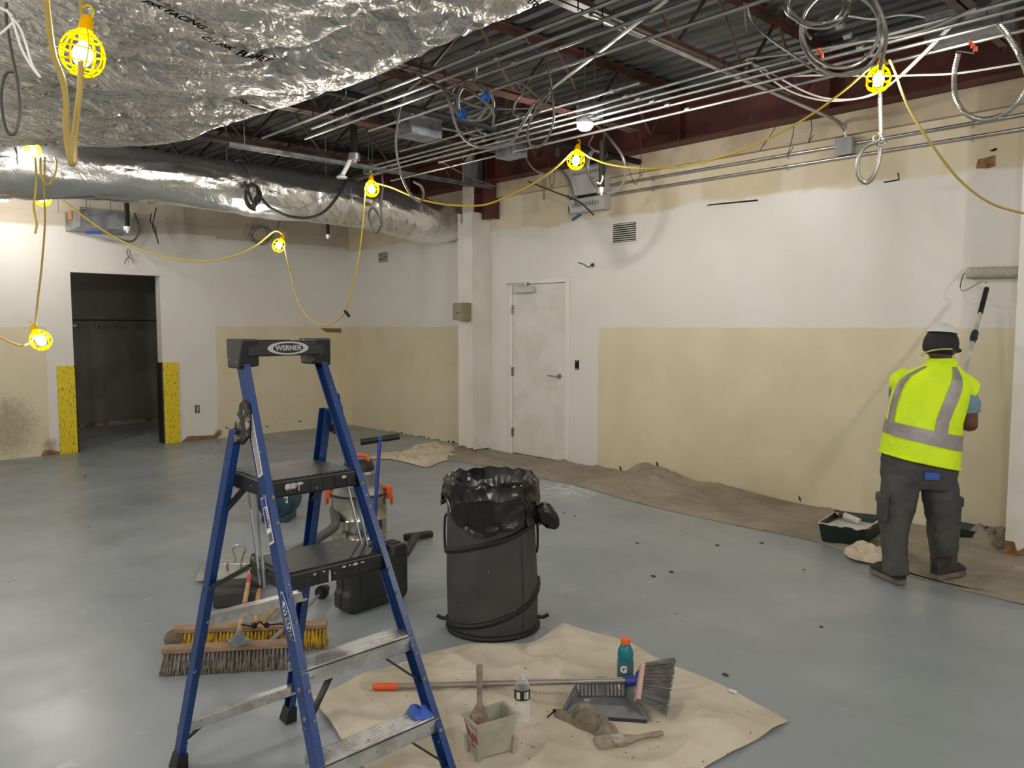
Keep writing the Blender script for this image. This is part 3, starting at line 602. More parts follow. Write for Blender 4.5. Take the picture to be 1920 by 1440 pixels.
curve('loose_cable', pY([(790, 150), (765, 170), (751, 200), (744, 240), (743, 280), (750, 320), (762, 352), (778, 374), (790, 376), (794, 362), (788, 348), (776, 341)], 3.5), .0095, m_greycable, 'long dark grey cable drop looping in front of the round duct end', 'cable')
curve('loose_cable', pY([(975, 278), (986, 295), (996, 312), (1012, 324), (1040, 330)], 5.5), .009, m_greycable, 'thin cable hanging from the lower rack right of the pillar head', 'cable')
curve('loose_cable', pY([(1040, 318), (1055, 322), (1068, 340), (1074, 362), (1082, 384)], 6.3), .014, m_greycable, 'grey flexible conduit drooping into the cable box left of the panel', 'cable')
curve('loose_cable', pY([(990, 340), (1040, 360), (1085, 378), (1113, 403)], 6.2), .009, m_darkcable, 'thin dark cable ending in a knob below the panel', 'cable')
curve('loose_cable', pY([(1100, 225), (1125, 240), (1150, 268), (1168, 295), (1173, 325), (1163, 352), (1140, 363), (1118, 352), (1106, 330), (1103, 305), (1110, 285)], 5.45), .0125, m_flex, 'thick armoured cable loop in front of the grey panel box', 'cable')
curve('cable_coil', loops(1117, 310, 17, 27, 3, 5.5, 2, 2, -1.5, tail0=[(1112, 255), (1104, 272)]), .0068, m_greycable, 'small coil of pale cable in front of the grey panel box', 'cable coil', res=3)
curve('cable_coil', loops(1576, 58, 74, 78, 2, 3.9, 3, 5, -1.2, tail0=[(1650, 130), (1662, 60), (1640, 0), (1610, -25)], tail1=[(1600, -20), (1560, -10)]), .0095, m_flex, 'big coil of armoured cable hanging at the top right', 'cable coil', 8, 3)
curve('cable_coil', loops(1532, 8, 56, 40, 3, 3.8, 6, 4, .3), .0065, m_flex, 'thin coil of shiny cable at the top edge, left of the big armoured coil', 'cable coil', res=3)
curve('loose_cable', pY([(1512, 42), (1510, 58), (1520, 72)], 3.9), .008, m_flex, 'stub of cable sticking out of the big armoured coil', 'cable')
kt = curve('flex_whip', [Yp(1652, 100, 4.75), Yp(1650, 140, 4.72), Yp(1651, 200, 4.7), Yp(1652, 255, 4.7), Yp(1648, 300, 4.7), Yp(1638, 330, 4.7), Yp(1624, 343, 4.7), Yp(1610, 330, 4.68), Yp(1609, 300, 4.66), Yp(1622, 276, 4.66), Yp(1650, 264, 4.66)], .0115, m_flex, 'armoured whip with a knotted loop hanging below the right lamp', 'cable', 10)
def ribs(o, pts, r, step=.014):
    P, L = arc(spline(pts, 6)); q = MB(); n = int(L[-1]/step)
    for k in range(n):
        p, p2 = poly_at(P, L, k/n), poly_at(P, L, min(1, (k+.5)/n))
        if (p2-p).length > 1e-5: q.cyl(p, p2, r, n=8)
    return q.obj('spiral_ribs', m_flex, o)
ribs(kt, [Yp(1650, 185, 4.7), Yp(1651, 225, 4.7), Yp(1652, 255, 4.7), Yp(1648, 300, 4.7), Yp(1638, 330, 4.7), Yp(1624, 343, 4.7), Yp(1610, 330, 4.68), Yp(1609, 300, 4.66), Yp(1622, 276, 4.66), Yp(1650, 264, 4.66)], .0142)
for k in range(3): p = Yp(1648+k*3, 258+k*5, 4.68); MB().tube([p+Vector((.03*cos(a), -.02*abs(sin(a)), .02*sin(a))) for a in [i*.7 for i in range(9)]], .004, 5).obj('tie_wire', m_steel, kt)
kpts = pY([(1797, 100), (1789, 140), (1792, 185), (1812, 214), (1845, 224), (1885, 212), (1915, 185), (1928, 150), (1912, 105), (1892, 70), (1872, 45)], 4.6)
kt2 = curve('flex_whip', kpts, .0115, m_flex, 'armoured whip drooping in a wide loop at the upper right edge', 'cable', 10); ribs(kt2, kpts, .0142)
MB().tube(spline(pY([(1797, 102), (1794, 97), (1806, 97), (1826, 100)], 4.6)), .004, 5).obj('bare_wire', m_steel, kt2)
for i, pts in enumerate([[(1398, 112), (1450, 140), (1510, 172), (1560, 186), (1620, 182), (1680, 150), (1730, 105), (1786, 48)], [(1405, 116), (1470, 165), (1530, 186), (1585, 188), (1650, 172), (1710, 120), (1780, 50)], [(1478, 143), (1560, 141), (1640, 143), (1720, 141), (1800, 137), (1920, 118)]]):
    curve('loose_cable', pY(pts, 4.85), .006, m_whitecable, ['upper white cable swooping behind the right lamp', 'lower white cable swooping behind the right lamp', 'thin white wire stretched level across the maroon beam behind the right lamp'][i], 'cable')
curve('loose_cable', pY([(1398, 6), (1412, 40), (1440, 70), (1490, 105), (1540, 138), (1600, 140)], 4.2), .008, m_flex, 'armoured cable drooping from the top edge left of the coils', 'cable')
curve('loose_cable', pY([(1400, 110), (1500, 98), (1600, 80), (1720, 60), (1830, 15)], 4.4), .008, m_flex, 'armoured cable running along the rack above the right lamp', 'cable')
curve('loose_cable', pY([(1590, 30), (1640, 36), (1690, 28), (1740, 34), (1780, 48)], 5.2), .006, m_whitecable, 'thin pale wire waving over the deck behind the big coil', 'cable')
for k, (xa, ya, xb, yb) in enumerate([(1385, 182, 1402, 230), (1423, 175, 1410, 230), (1475, 196, 1425, 282), (1490, 200, 1478, 290), (1520, 220, 1516, 268), (1196, 230, 1200, 330), (1870, 40, 1878, 100), (1150, 262, 1190, 345)]):
    o = curve('hanging_wire', pY([(xa, ya), ((xa+xb)/2+4, (ya+yb)/2), (xb, yb), (xb+9, yb-14)], 6.0), .0035, m_darkcable, ['thin hanging wire under the right conduits, leftmost of a loose pair', 'thin hanging wire under the right conduits, rightmost of a loose pair', 'thin hooked wire hanging left of the bent conduit', 'thin hooked wire hanging just beside the bent conduit', 'thin hooked wire behind the bent conduit elbow', 'thin hanging wire in front of the maroon beam right of the panel loop', 'thin dangling wire below the top right junction box', 'thin slanting wire right of the panel loop'][k], 'wire', 5)
for k, (xa, xb, y0, y1) in enumerate([(1018, 1022, 335, 375), (1030, 1040, 300, 352), (848, 852, 320, 355)]):
    curve('hanging_wire', pY([(xa, y0), (xa, (y0+y1)/2), ((xa+xb)/2, y1), (xb, (y0+y1)/2), (xb, y0)], 6.15), .004, m_darkcable, ['thin wire hook hanging on the cream wall left of the panel', 'thin wire loop hanging under the beam left of the yellow cord', 'thin wire loop hanging beside the pillar head'][k], 'wire', 5)
# cables at the back around the round duct
k1 = curve('cable_coil', loops(473, 367, 13, 21, 2, -7.66, 2, 2, 1.2, fn=pX, tail0=[(458, 340)], tail1=[(484, 366), (505, 388), (540, 405), (580, 408), (610, 395), (635, 365), (655, 335), (690, 325)]), .016, m_darkcable, 'dark cable coil with a long swag hanging on the round foil duct', 'cable coil', res=3)
curve('loose_cable', pX([(716, 326), (718, 350), (714, 390), (716, 418), (705, 438), (694, 420), (692, 398), (700, 390), (710, 405), (716, 425)], -7.3), .013, m_greycable, 'grey cable ending in a loop in front of the duct bend', 'cable')
curve('cable_coil', loops(488, 440, 18, 15, 3, -10.1, 5, 3, .4, fn=pX, tail0=[(525, 410), (520, 430)]), .009, m_greycable, 'thin grey cable coil against the back wall beside the small hanging lamp', 'cable coil', res=3)
curve('loose_cable', pX([(293, 390), (288, 412), (286, 425), (292, 440), (297, 456), (293, 440), (290, 425), (282, 415), (284, 400)], -10.3), .008, m_darkcable, 'dark thin cable hanging in a narrow V right of the sheet metal box', 'cable')
curve('loose_cable', pX([(252, 400), (258, 415), (262, 432), (252, 450), (235, 452), (205, 440)], -10.4), .014, m_greycable, 'grey cable bowing below the sheet metal box', 'cable')
curve('loose_cable', [Dp(a, b, 2.9) for a, b in [(12, 5), (12, 40), (20, 90), (28, 130), (32, 155), (36, 190), (36, 220), (28, 250), (14, 248), (5, 215), (3, 170), (12, 138), (28, 135)]], .006, m_darkcable, 'dark cable drop with a loop under the foil duct at the left edge', 'cable')
for i, pts in enumerate([[(0, 14), (20, 30), (40, 90), (60, 125), (76, 145), (60, 120), (48, 80), (36, 50), (18, 28)], [(22, 32), (40, 36), (60, 36), (76, 48)], [(0, 64), (18, 48), (26, 36), (12, 18)]]):
    curve('loose_cable', [Dp(a, b, 2.8) for a, b in pts], .0045, m_whitecable if i != 1 else m_greycable, ['white wire tangle with a long tail at the top left corner', 'short grey wire at the top left corner', 'white wire bent into the left frame edge at the top'][i], 'wire')

# ------------------------------------------------------------------ string lights: yellow caged lamps and their cords
t = NT('bulb_glow'); m_bulb = t.set(col=(1, 1, 1, 1), ecol=(1, .945, .87, 1), estr=BULB)
t = NT('yellow_cage'); m_cage = t.set(col=(.92, .62, .0, 1), rough=.6, spec=.0)
t = NT('orange_socket'); m_sock = t.set(col=(.80, .42, .0, 1), rough=.6, spec=.05)
def caged_lamp(c, up, size, lab, cat='lamp'):
    c = Vector(c); x, y, d = frame(up); R = size/2
    g = thing('string_light', lab, cat, c, 'yellow caged string lights')
    def P(r, h, a): return c+d*h+(x*cos(a)+y*sin(a))*r
    MB().lathe([(.0, -.62*R), (.26*R, -.55*R), (.42*R, -.3*R), (.46*R, -.02*R), (.36*R, .25*R), (.2*R, .45*R), (.17*R, .55*R)], c, d, 16).obj('bulb', m_bulb, g)
    MB().lathe([(.19*R, .5*R), (.24*R, .55*R), (.26*R, 1.0*R), (.34*R, 1.1*R), (.3*R, 1.55*R), (.16*R, 1.8*R), (0, 1.82*R)], c, d, 14).obj('socket', m_sock, g)
    for k in range(8):
        a = 2*pi*k/8; MB().tube(spline([P(.30*R, 1.05*R, a), P(.72*R, .72*R, a), P(.98*R, .15*R, a), P(.92*R, -.5*R, a), P(.55*R, -.95*R, a), P(.12*R, -1.08*R, a)], 4), .048*R, 5).obj('cage_rib', m_cage, g)
    for r, h in ((.72*R, .72*R), (.99*R, .1*R), (.9*R, -.52*R), (.5*R, -.97*R)):
        MB().tube([P(r, h, 2*pi*k/20) for k in range(21)], .045*R, 5, cap=False).obj('cage_ring', m_cage, g)
    MB().tube(spline([P(.2*R, 1.75*R, 0), P(.25*R, 2.1*R, 0), P(.0, 2.3*R, 0), P(.22*R, 2.1*R, pi)], 4), .04*R, 5).obj('hook', m_cage, g)
    return g
caged_lamp(Dp(155, 100, 2.15), (.12, .12, 1), .115, 'large yellow caged lamp glowing close under the big foil duct, upper left')
caged_lamp(Dp(76, 637, 4.4), (-.5, -.35, .9), .112, 'yellow caged lamp hanging low at the left edge in front of the cream wall')
caged_lamp(Dp(80, 371, 7.45), (-.1, 0, 1), .15, 'yellow caged lamp half hidden behind the lower edge of the round foil duct, far left')
caged_lamp(Dp(523, 460, 8.2), (.3, .3, .8), .135, 'small yellow caged lamp hanging before the back wall between doorway and corner')
caged_lamp(Dp(697, 354, 6.2), (-.1, 0, 1), .12, 'yellow caged lamp hanging in front of the bend of the round foil duct')
caged_lamp(Dp(1080, 300, 5.6), (.1, .1, 1), .128, 'yellow caged lamp hanging left of the grey panel box')
caged_lamp(Dp(1647, 148, 4.2), (.1, .15, 1), .128, 'yellow caged lamp hanging at the upper right before the maroon beam')
caged_lamp(Dp(62, 281, 6.5), (0, 0, 1), .12, 'yellow caged lamp nearly hidden between the big foil duct and the round duct')
for (a, b), lab in (((1534, 98), 'orange wire nuts on a cable end left of the big armoured coil'), ((1819, 84), 'orange wire nut under the junction box at the top right corner')):
    p = Yp(a, b, 4.3); q = MB()
    for k in range(3): q.cyl(p+Vector((.012*k, 0, -.018*k)), p+Vector((.012*k+.006, -.01, -.018*k+.02)), .011, .006, n=8)
    tag(q.obj('wire_nut', mat('orange_nut', (226, 92, 36), .5)), lab, 'wire nut')
# plain round lamp above the panel
p = Dp(1097, 236, 6.0); g = thing('round_lamp', 'bright white round lamp without cage, above the yellow lamp near the panel', 'lamp', p)
MB().lathe([(0, -.035), (.04, -.03), (.062, -.005), (.06, .012), (.03, .02)], p, n=18).obj('bulb', m_bulb, g); MB().lathe([(.032, .014), (.064, .016), (.05, .045), (.02, .07), (0, .07)], p, n=18).obj('lamp_base', m_trim, g)
p = Dp(8, 373, 8.3); g = thing('small_lamp', 'tiny bright white square lamp at the left edge under the round duct', 'lamp', p)
MB().obox(p, (.035, 0, 0), (0, .03, 0), (0, 0, .03)).obj('diffuser', m_bulb, g, bevel=.008); MB().obox(p+Vector((0, 0, .04)), (.02, 0, 0), (0, .02, 0), (0, 0, .01)).obj('lamp_base', m_trim, g)
def cord(pts, lab, r=.005, m=None): return curve('light_cord', [Dp(*p) for p in pts], r, m or m_yellowcord, lab, 'cord', 6, 7)
cord([(86, -10, 2.0), (90, 30, 2.0), (100, 100, 2.0), (116, 145, 2.0), (124, 190, 2.0), (123, 230, 2.0), (127, 275, 2.0), (134, 306, 2.0), (139, 300, 2.02), (139, 265, 2.05), (144, 215, 2.08), (150, 165, 2.1), (151, 115, 2.09)], 'thick tan cord sagging in a narrow V beside the large lamp', .0078, m_oldcord)
cord([(152, -10, 2.18), (153, 20, 2.17), (156, 38, 2.155)], 'short tan cord going up from the large lamp', .006, m_oldcord)
cord([(84, 295, 5.2), (83, 360, 5.1), (84, 420, 5.0), (78, 500, 4.7), (71, 560, 4.5), (67, 600, 4.42), (66, 622, 4.4)], 'tan cord dropping from the duct to the low left lamp', .006, m_oldcord)
cord([(66, 625, 4.4), (58, 640, 4.38), (42, 648, 4.35), (20, 642, 4.35), (-8, 628, 4.35)], 'tan cord leaving the low left lamp toward the frame edge', .006, m_oldcord)
cord([(66, 296, 6.1), (68, 330, 6.0), (66, 365, 6.0), (63, 385, 6.0), (66, 405, 6.0), (69, 420, 6.0), (66, 438, 6.0)], 'yellow cord end dangling in front of the round duct at the left', .008)
cord([(76, 296, 6.3), (76, 320, 6.2), (82, 340, 6.2), (92, 345, 6.2), (102, 330, 6.2), (106, 310, 6.2), (103, 296, 6.3)], 'yellow cord looped in a U over the round duct at the left', .008)
cord([(116, 374, 8.4), (150, 400, 8.6), (200, 436, 8.8), (260, 466, 8.9), (320, 484, 8.9), (385, 490, 8.8), (440, 479, 8.6), (480, 460, 8.4), (505, 440, 8.25), (518, 433, 8.2), (530, 440, 8.2), (532, 452, 8.2)], 'long yellow cord sagging across the back wall to the small hanging lamp', .009)
cord([(533, 462, 8.2), (537, 480, 8.1), (546, 520, 7.9), (556, 560, 7.6), (575, 592, 7.3), (600, 608, 7.0), (622, 606, 6.8), (642, 592, 6.6), (650, 578, 6.5), (662, 535, 6.4), (673, 480, 6.3), (680, 420, 6.25), (684, 365, 6.2), (688, 342, 6.2)], 'yellow cord looping low between the small hanging lamp and the duct lamp', .0065)
pl_ = curve('cord_plug', [Dp(646, 582, 6.52), Dp(651, 588, 6.52), Dp(655, 594, 6.52)], .014, m_blackplastic, 'small black plug on the low loop of yellow cord', 'plug')
cord([(704, 343, 6.2), (735, 352, 6.2), (780, 371, 6.1), (830, 383, 6.0), (885, 386, 5.9), (920, 381, 5.8), (965, 362, 5.7), (1010, 338, 5.65), (1045, 312, 5.6), (1074, 284, 5.6)], 'yellow cord sagging past the white pillar to the lamp near the panel', .0075)
cord([(1088, 283, 5.6), (1110, 297, 5.62), (1150, 310, 5.6), (1210, 316, 5.5), (1280, 312, 5.4), (1350, 295, 5.2), (1430, 265, 4.9), (1510, 222, 4.6), (1580, 172, 4.35), (1632, 126, 4.2)], 'yellow cord rising from the panel lamp to the right lamp', .0065)
cord([(1668, 112, 4.2), (1680, 140, 4.2), (1692, 175, 4.15), (1712, 218, 4.1), (1750, 275, 4.0), (1800, 338, 3.9), (1860, 382, 3.8), (1935, 404, 3.7)], 'tan cord hanging from the right lamp off the right edge', .0065, m_oldcord)

# ------------------------------------------------------------------ the blue stepladder
m_blue = mat('blue_fibreglass', (18, 54, 112), .36, col2=(14, 45, 96), scale=5, spots=(196, 200, 214), spot_scale=70, spot_lo=.73, stretch=(1, 1, .6))
m_cap = mat('black_ladder_plastic', (20, 20, 21), .45, col2=(28, 28, 29), scale=12, spots=(178, 176, 172), spot_scale=55, spot_lo=.72)
t = NT('tread_plate'); k = t.new('ShaderNodeMapping'); t.put(k.inputs[0], t.P()); k.inputs[2].default_value = (0, 0, .785); ck = t.new('ShaderNodeTexVoronoi'); t.put(ck.inputs[0], k.outputs[0]); ck.inputs['Scale'].default_value = 62; ck.inputs['Randomness'].default_value = .0; ck.distance = 'CHEBYCHEV'
hh = t.ramp(ck.outputs['Distance'], .42, .28)
t.set(col=t.mix(t.ramp(t.noise(9, 4, .6), .62, .75), t.mix(hh, lin((26, 26, 27)), lin((84, 84, 84))), lin((150, 148, 142))), rough=.42); t.bump(hh, .8, .004); m_tread = t.mt
LX, LY = -2.797, 1.184
def fa(h): return .228-.083*h/1.5
def fbk(h): return 1.192-.75*h/1.5
def L(a, b, h): return Vector((LX+b, LY+a, h))
lad = thing('step_ladder', 'tall blue fibreglass stepladder with black platform and paint splashes in the foreground', 'ladder', (LX+.5, LY, 0))
def rail(fn, s, h0, h1, dep, fl, name, m):
    sec = [(0, 0), (fl, 0), (fl, .006), (.006, .006), (.006, dep-.006), (fl, dep-.006), (fl, dep), (0, dep)]
    rows = []
    for h in (h0, h1): p = fn(s, h); rows.append([p+Vector((-bk, -s*inn, 0)) for inn, bk in sec])
    return MB().ring(rows).obj(name, m, lad, False, bevel=.0015)
def fr_(s, h): return L(s*fa(h), fbk(h), h)
HH = 1.30
def rr_(s, h): t_ = h/1.344; return L(s*((.214 if s > 0 else .262)-(.068 if s > 0 else .082)*t_), (.03 if s > 0 else .075)+(.475 if s > 0 else .43)*t_, h)
FT = [rail(fr_, s, .03, 1.49, .056, .022, 'front_rail', m_blue) for s in (-1, 1)]
RT = [rail(rr_, s, .03, HH if s > 0 else 1.255, .048, .025, 'rear_rail', m_blue) for s in (-1, 1)]
for s in (-1, 1):
    p = fr_(s, 0); MB().hexa([p+Vector((.012, s*.008, 0)), p+Vector((.012, -s*.045, 0)), p+Vector((-.062, -s*.038, 0)), p+Vector((-.062, s*.008, 0))]+[fr_(s, .09)+Vector(q) for q in ((.008, s*.006, 0), (.008, -s*.034, 0), (-.055, -s*.034, 0), (-.055, s*.006, 0))]).obj('front_foot', m_cap, lad, False, bevel=.003)
    p = rr_(s, 0); MB().hexa([p+Vector((.012, s*.008, 0)), p+Vector((.012, -s*.04, 0)), p+Vector((-.058, -s*.036, 0)), p+Vector((-.058, s*.008, 0))]+[rr_(s, .07)+Vector(q) for q in ((.006, s*.005, 0), (.006, -s*.031, 0), (-.048, -s*.031, 0), (-.048, s*.005, 0))]).obj('rear_foot', m_cap, lad, False, bevel=.003)
# top cap with its two sockets and the lettering
ca = .155; q = MB().box((LX+.36, LY-ca+.02, 1.483), (LX+.472, LY+ca-.02, 1.532)).obj('top_cap', m_cap, lad, False, bevel=.004)
for s in (-1, 1):
    MB().hexa([(LX+.375, LY+s*(ca+.008), 1.445), (LX+.46, LY+s*(ca+.008), 1.445), (LX+.46, LY+s*(ca-.062), 1.452), (LX+.375, LY+s*(ca-.062), 1.452), (LX+.348, LY+s*ca, 1.538), (LX+.476, LY+s*ca, 1.538), (LX+.476, LY+s*(ca-.055), 1.538), (LX+.348, LY+s*(ca-.055), 1.538)]).obj('cap_socket', m_cap, lad, False, bevel=.006)
MB().box((LX+.39, LY-.08, 1.530), (LX+.45, LY+.02, 1.5345)).obj('tool_recess', m_dark, q, False)
def ellipse(c, r, u, a, b, n=28): c, r, u = Vector(c), Vector(r).normalized(), Vector(u).normalized(); return [c+r*a*cos(2*pi*k/n)+u*b*sin(2*pi*k/n) for k in range(n)]
m_silver = mat('silver_print', (172, 172, 170), .5); m_blackp = mat('black_print', (22, 22, 24), .5); m_whitep = mat('white_print', (222, 222, 220), .5); m_bluep = mat('blue_print', (34, 64, 150), .5)
lc = Vector((LX+.4725, LY+.0, 1.508)); MB().prism(ellipse(lc, (0, 1, 0), (0, 0, 1), .072, .0215), (.001, 0, 0)).obj('logo_ring', m_silver, q, False)
MB().prism(ellipse(lc+Vector((.001, 0, 0)), (0, 1, 0), (0, 0, 1), .053, .0165), (.0008, 0, 0)).obj('logo_field', m_blackp, q, False)
text('lettering', 'WERNER', lc+Vector((.0024, 0, 0)), (0, 1, 0), (0, 0, 1), .0225, m_silver, q, .0007, sx=1.0)
def web(px, py):
    y = LY-.19
    for _ in range(4): p = Yp(px, py, y); y = LY-fa(p.z)-.0005
    return p
dn = Vector((.447, 0, -.894)); fw = Vector((.894, 0, .447)); out = Vector((0, -1, 0))
o = web(540, 1167); A_len = (web(527, 1112)-web(556, 1226)).length/2
c0 = (web(527, 1112)+web(556, 1226))/2
for a, b, m_, off in ((A_len, .019, m_whitep, 0), (A_len*.98, .0165, m_bluep, .0006), (A_len*.72, .0115, m_whitep, .0012)):
    MB().prism(ellipse(c0+out*off, dn, fw, a, b), out*.0007).obj('rail_logo', m_, FT[0], False)
text('lettering', 'WERNER', c0+out*.0022, dn, fw, .027, m_blackp, FT[0], .0007, sx=A_len*1.22/.118*1.0)
def sticker(p0, p1, wd, par, m_, off=0, name='label'): 
    p0, p1 = Vector(p0)+out*off, Vector(p1)+out*off; d = (p1-p0).normalized(); s_ = d.cross(out).normalized()
    return MB().prism([p0-s_*wd/2, p0+s_*wd/2, p1+s_*wd/2, p1-s_*wd/2], out*.0007).obj(name, m_, par, False)
m_lines = mat('grey_print', (96, 94, 90), .6)
s0, s1 = web(469, 779), web(489, 893); sticker(s0, s1, .034, FT[0], m_whitep)
for k in range(34):
    a = s0.lerp(s1, .03+k*.028); b = s0.lerp(s1, .03+k*.028+.014); sticker(a, b, .026-.006*(k % 3 == 0), FT[0], m_lines, .0008, 'print_line')
s0, s1 = web(493, 932), web(510, 1020); sticker(s0, s1, .034, FT[0], m_whitep)
sticker(s0.lerp(s1, .03), s0.lerp(s1, .22), .028, FT[0], m_bluep, .0008, 'label_panel'); sticker(s0.lerp(s1, .24)+dn.cross(out)*.006, s0.lerp(s1, .66)+dn.cross(out)*.006, .013, FT[0], mat('purple_print', (58, 48, 112), .6), .0008, 'label_panel')
for k in range(8): sticker(s0.lerp(s1, .26+k*.055), s0.lerp(s1, .285+k*.055), .010, FT[0], m_lines, .0009, 'print_line').location += dn.cross(out)*-.008
sticker(s0.lerp(s1, .77), s0.lerp(s1, .95), .026, FT[0], m_lines, .0008, 'label_panel')
# hinge brackets
for s in (-1, 1):
    p = fr_(s, 1.29)+Vector((-.058, .003 if s > 0 else -.018, 0)); MB().prism([p+Vector(q_) for q_ in ((.024, 0, .065), (.052, 0, .03), (.046, 0, -.05), (.0, 0, -.08), (-.045, 0, -.07), (-.05, 0, -.03), (-.005, 0, .05))], (0, .012 if s < 0 else -.004, 0)).obj('hinge_bracket', mat('splashed_bracket', (58, 54, 48), .5, .4, col2=(168, 164, 154), scale=16, lo=.5, hi=.6), lad, False, bevel=.003)
    MB().cyl(p+Vector((-.015, 0, -.06)), p+Vector((-.015, -.012 if s < 0 else .004, -.06)), .012, n=12).obj('hinge_bolt', m_steel, lad)
# platform and wide step in black, two narrow treads in aluminium
def plat(h, dep, name):
    a = fa(h)-.008; b = fbk(h)-.002; o = MB().box((LX+b-dep, LY-a, h-.052), (LX+b, LY+a, h)).obj(name, m_cap, lad, False, bevel=.006)
    MB().box((LX+b-dep+.012, LY-a+.012, h-.001), (LX+b-.012, LY+a-.012, h+.003)).obj('tread_plate', m_tread, o, False)
    for k in range(7): 
        y_ = LY-a+.03+k*(2*a-.06)/6; MB().box((LX+b-.0005, y_-.018, h-.046), (LX+b+.002, y_+.018, h-.012)).obj('front_pad', m_cap, o, False, bevel=.001)
    return o
P1 = plat(1.11, .30, 'platform'); P2 = plat(.858, .24, 'wide_step')
# paint runs on the black steps
m_drip = mat('white_paint_drip', (178, 176, 170), .4, col2=(120, 118, 114), scale=50)
for P_, h, lst in ((P1, 1.11, [(-.095, .022, .012), (-.078, .02, .014), (-.055, .012, .012), (-.06, .03, .003), (.10, .012, .009)]), (P2, .858, [(-.03, .05, .004), (-.08, .009, .006), (.06, .008, .010), (.02, .007, .008), (.085, .006, .007), (.04, .005, .004), (-.05, .005, .004)])):
    for a, ln, wd in lst: MB().ball((LX+fbk(h)+.0015, LY+a, h-.010-ln/2), 1, 8, 6, (.004, wd, ln/2)).obj('paint_drip', m_drip, P_)
def tread(h):
    a = fa(h)-.004; b = fbk(h)+.004; z = h; q = MB(); q.box((LX+b-.088, LY-a, z-.006), (LX+b, LY+a, z)); q.box((LX+b-.004, LY-a, z-.048), (LX+b, LY+a, z)); q.box((LX+b-.088, LY-a, z-.03), (LX+b-.084, LY+a, z))
    o = q.obj('tread', m_alu, lad, False, bevel=.0015); r = MB()
    for k in range(7): r.box((LX+b-.08+k*.0115, LY-a+.002, z), (LX+b-.08+k*.0115+.005, LY+a-.002, z+.003))
    r.obj('tread_rib', m_alu, o, False)
    for y_ in (-a+.03, a-.03): MB().cyl((LX+b, LY+y_, z-.024), (LX+b+.004, LY+y_, z-.024), .006, n=10).obj('rivet', m_steel, o)
    for s in (-1, 1): MB().bar((LX+b-.03, LY+s*(a-.12), z-.03), (LX+b-.03+.06, LY+s*(a+.012), z-.15), .022, .006, (1, 0, 0)).obj('step_brace', m_cap, o, False)
    return o
T3 = tread(.62); T4 = tread(.395); T5 = tread(.16)
for h in (.58, .155): MB().box((rr_(1, h).x-.036, rr_(-1, h).y+.006, h-.022), (rr_(1, h).x-.004, rr_(1, h).y-.006, h+.016)).obj('rear_spreader', m_alu, lad, False, bevel=.002)
for s in (-1, 1):
    y_ = LY+s*.16
    p1, p2 = L(s*.172, fbk(1.11)-.06, 1.065), L(s*.184, fbk(.858)-.11, .80); MB().bar(p1, p2, .012, .004, (1, 0, 0)).obj('link_bar', m_galv, lad, False)
    MB().bar(p1+Vector((-.05, 0, 0)), p2+Vector((-.03, 0, 0)), .008, .004, (1, 0, 0)).obj('link_bar', m_galv, lad, False)
    MB().bar(rr_(s, .96)+Vector((-.03, -s*.01, 0)), L(s*.15, fbk(1.11)-.19, 1.06), .022, .008, (0, 1, 0)).obj('platform_brace', m_cap, lad, False)
    MB().bar(rr_(s, .70)+Vector((-.03, -s*.01, 0)), L(s*.165, fbk(.858)-.235, .835), .022, .01, (0, 1, 0)).obj('platform_brace', m_cap, lad, False)
    MB().bar(rr_(s, .10)+Vector((-.03, -s*.015, 0)), L(s*.12, .03+.475*.155/1.344-.03, .15), .014, .006, (1, 0, 0)).obj('rear_brace', m_cap, lad, False)
    for h in (.25, .36, .5, .57, .74, .81, 1.0, 1.07): p = fr_(s, h); MB().cyl(p+Vector((-.024, s*.0, 0)), p+Vector((-.024, s*.004, 0)), .007, n=8).obj('rivet', m_steel, FT[0 if s < 0 else 1]); MB().cyl(p+Vector((.0, -s*.014, 0)), p+Vector((.004, -s*.014, 0)), .006, n=8).obj('rivet', m_steel, FT[0 if s < 0 else 1])
# blue tape crumpled on the lowest visible tread
def crump(c, rx, ry, h, seed, nu=22, nv=14, z0=.002):
    c = Vector(c)
    def fn(u, v):
        a = u*2*pi; r = v*(1+.28*noise.noise(Vector((cos(a)*1.5, sin(a)*1.5, seed)))); x, y_ = cos(a)*r, sin(a)*r
        q_ = Vector((x*rx, y_*ry, 0)); k = 26/(1+8*rx); wx, wy = fb(q_.x*k, q_.y*k, seed)*.5, fb(q_.y*k, q_.x*k, seed+4)*.5
        dome = max(0, 1-v*v)**.6; s1 = abs(sin(2.6*(x*.55+y_*.85+wx*.9)+seed)); s2 = abs(sin(5.2*(y_*.8-x*.5+wy*.8)+seed*2))
        return c+Vector((x*rx+wx*rx*.15, y_*ry+wy*ry*.15, z0+h*(dome*.36+.50*s1*dome**.6+.22*s2*dome**.5)))
    return MB().grid(fn, nu, nv)
crump((LX+fbk(.395)-.045, LY+.165, .397), .05, .034, .022, 3.1).obj('blue_tape_scrap', m_bluetape, T4)

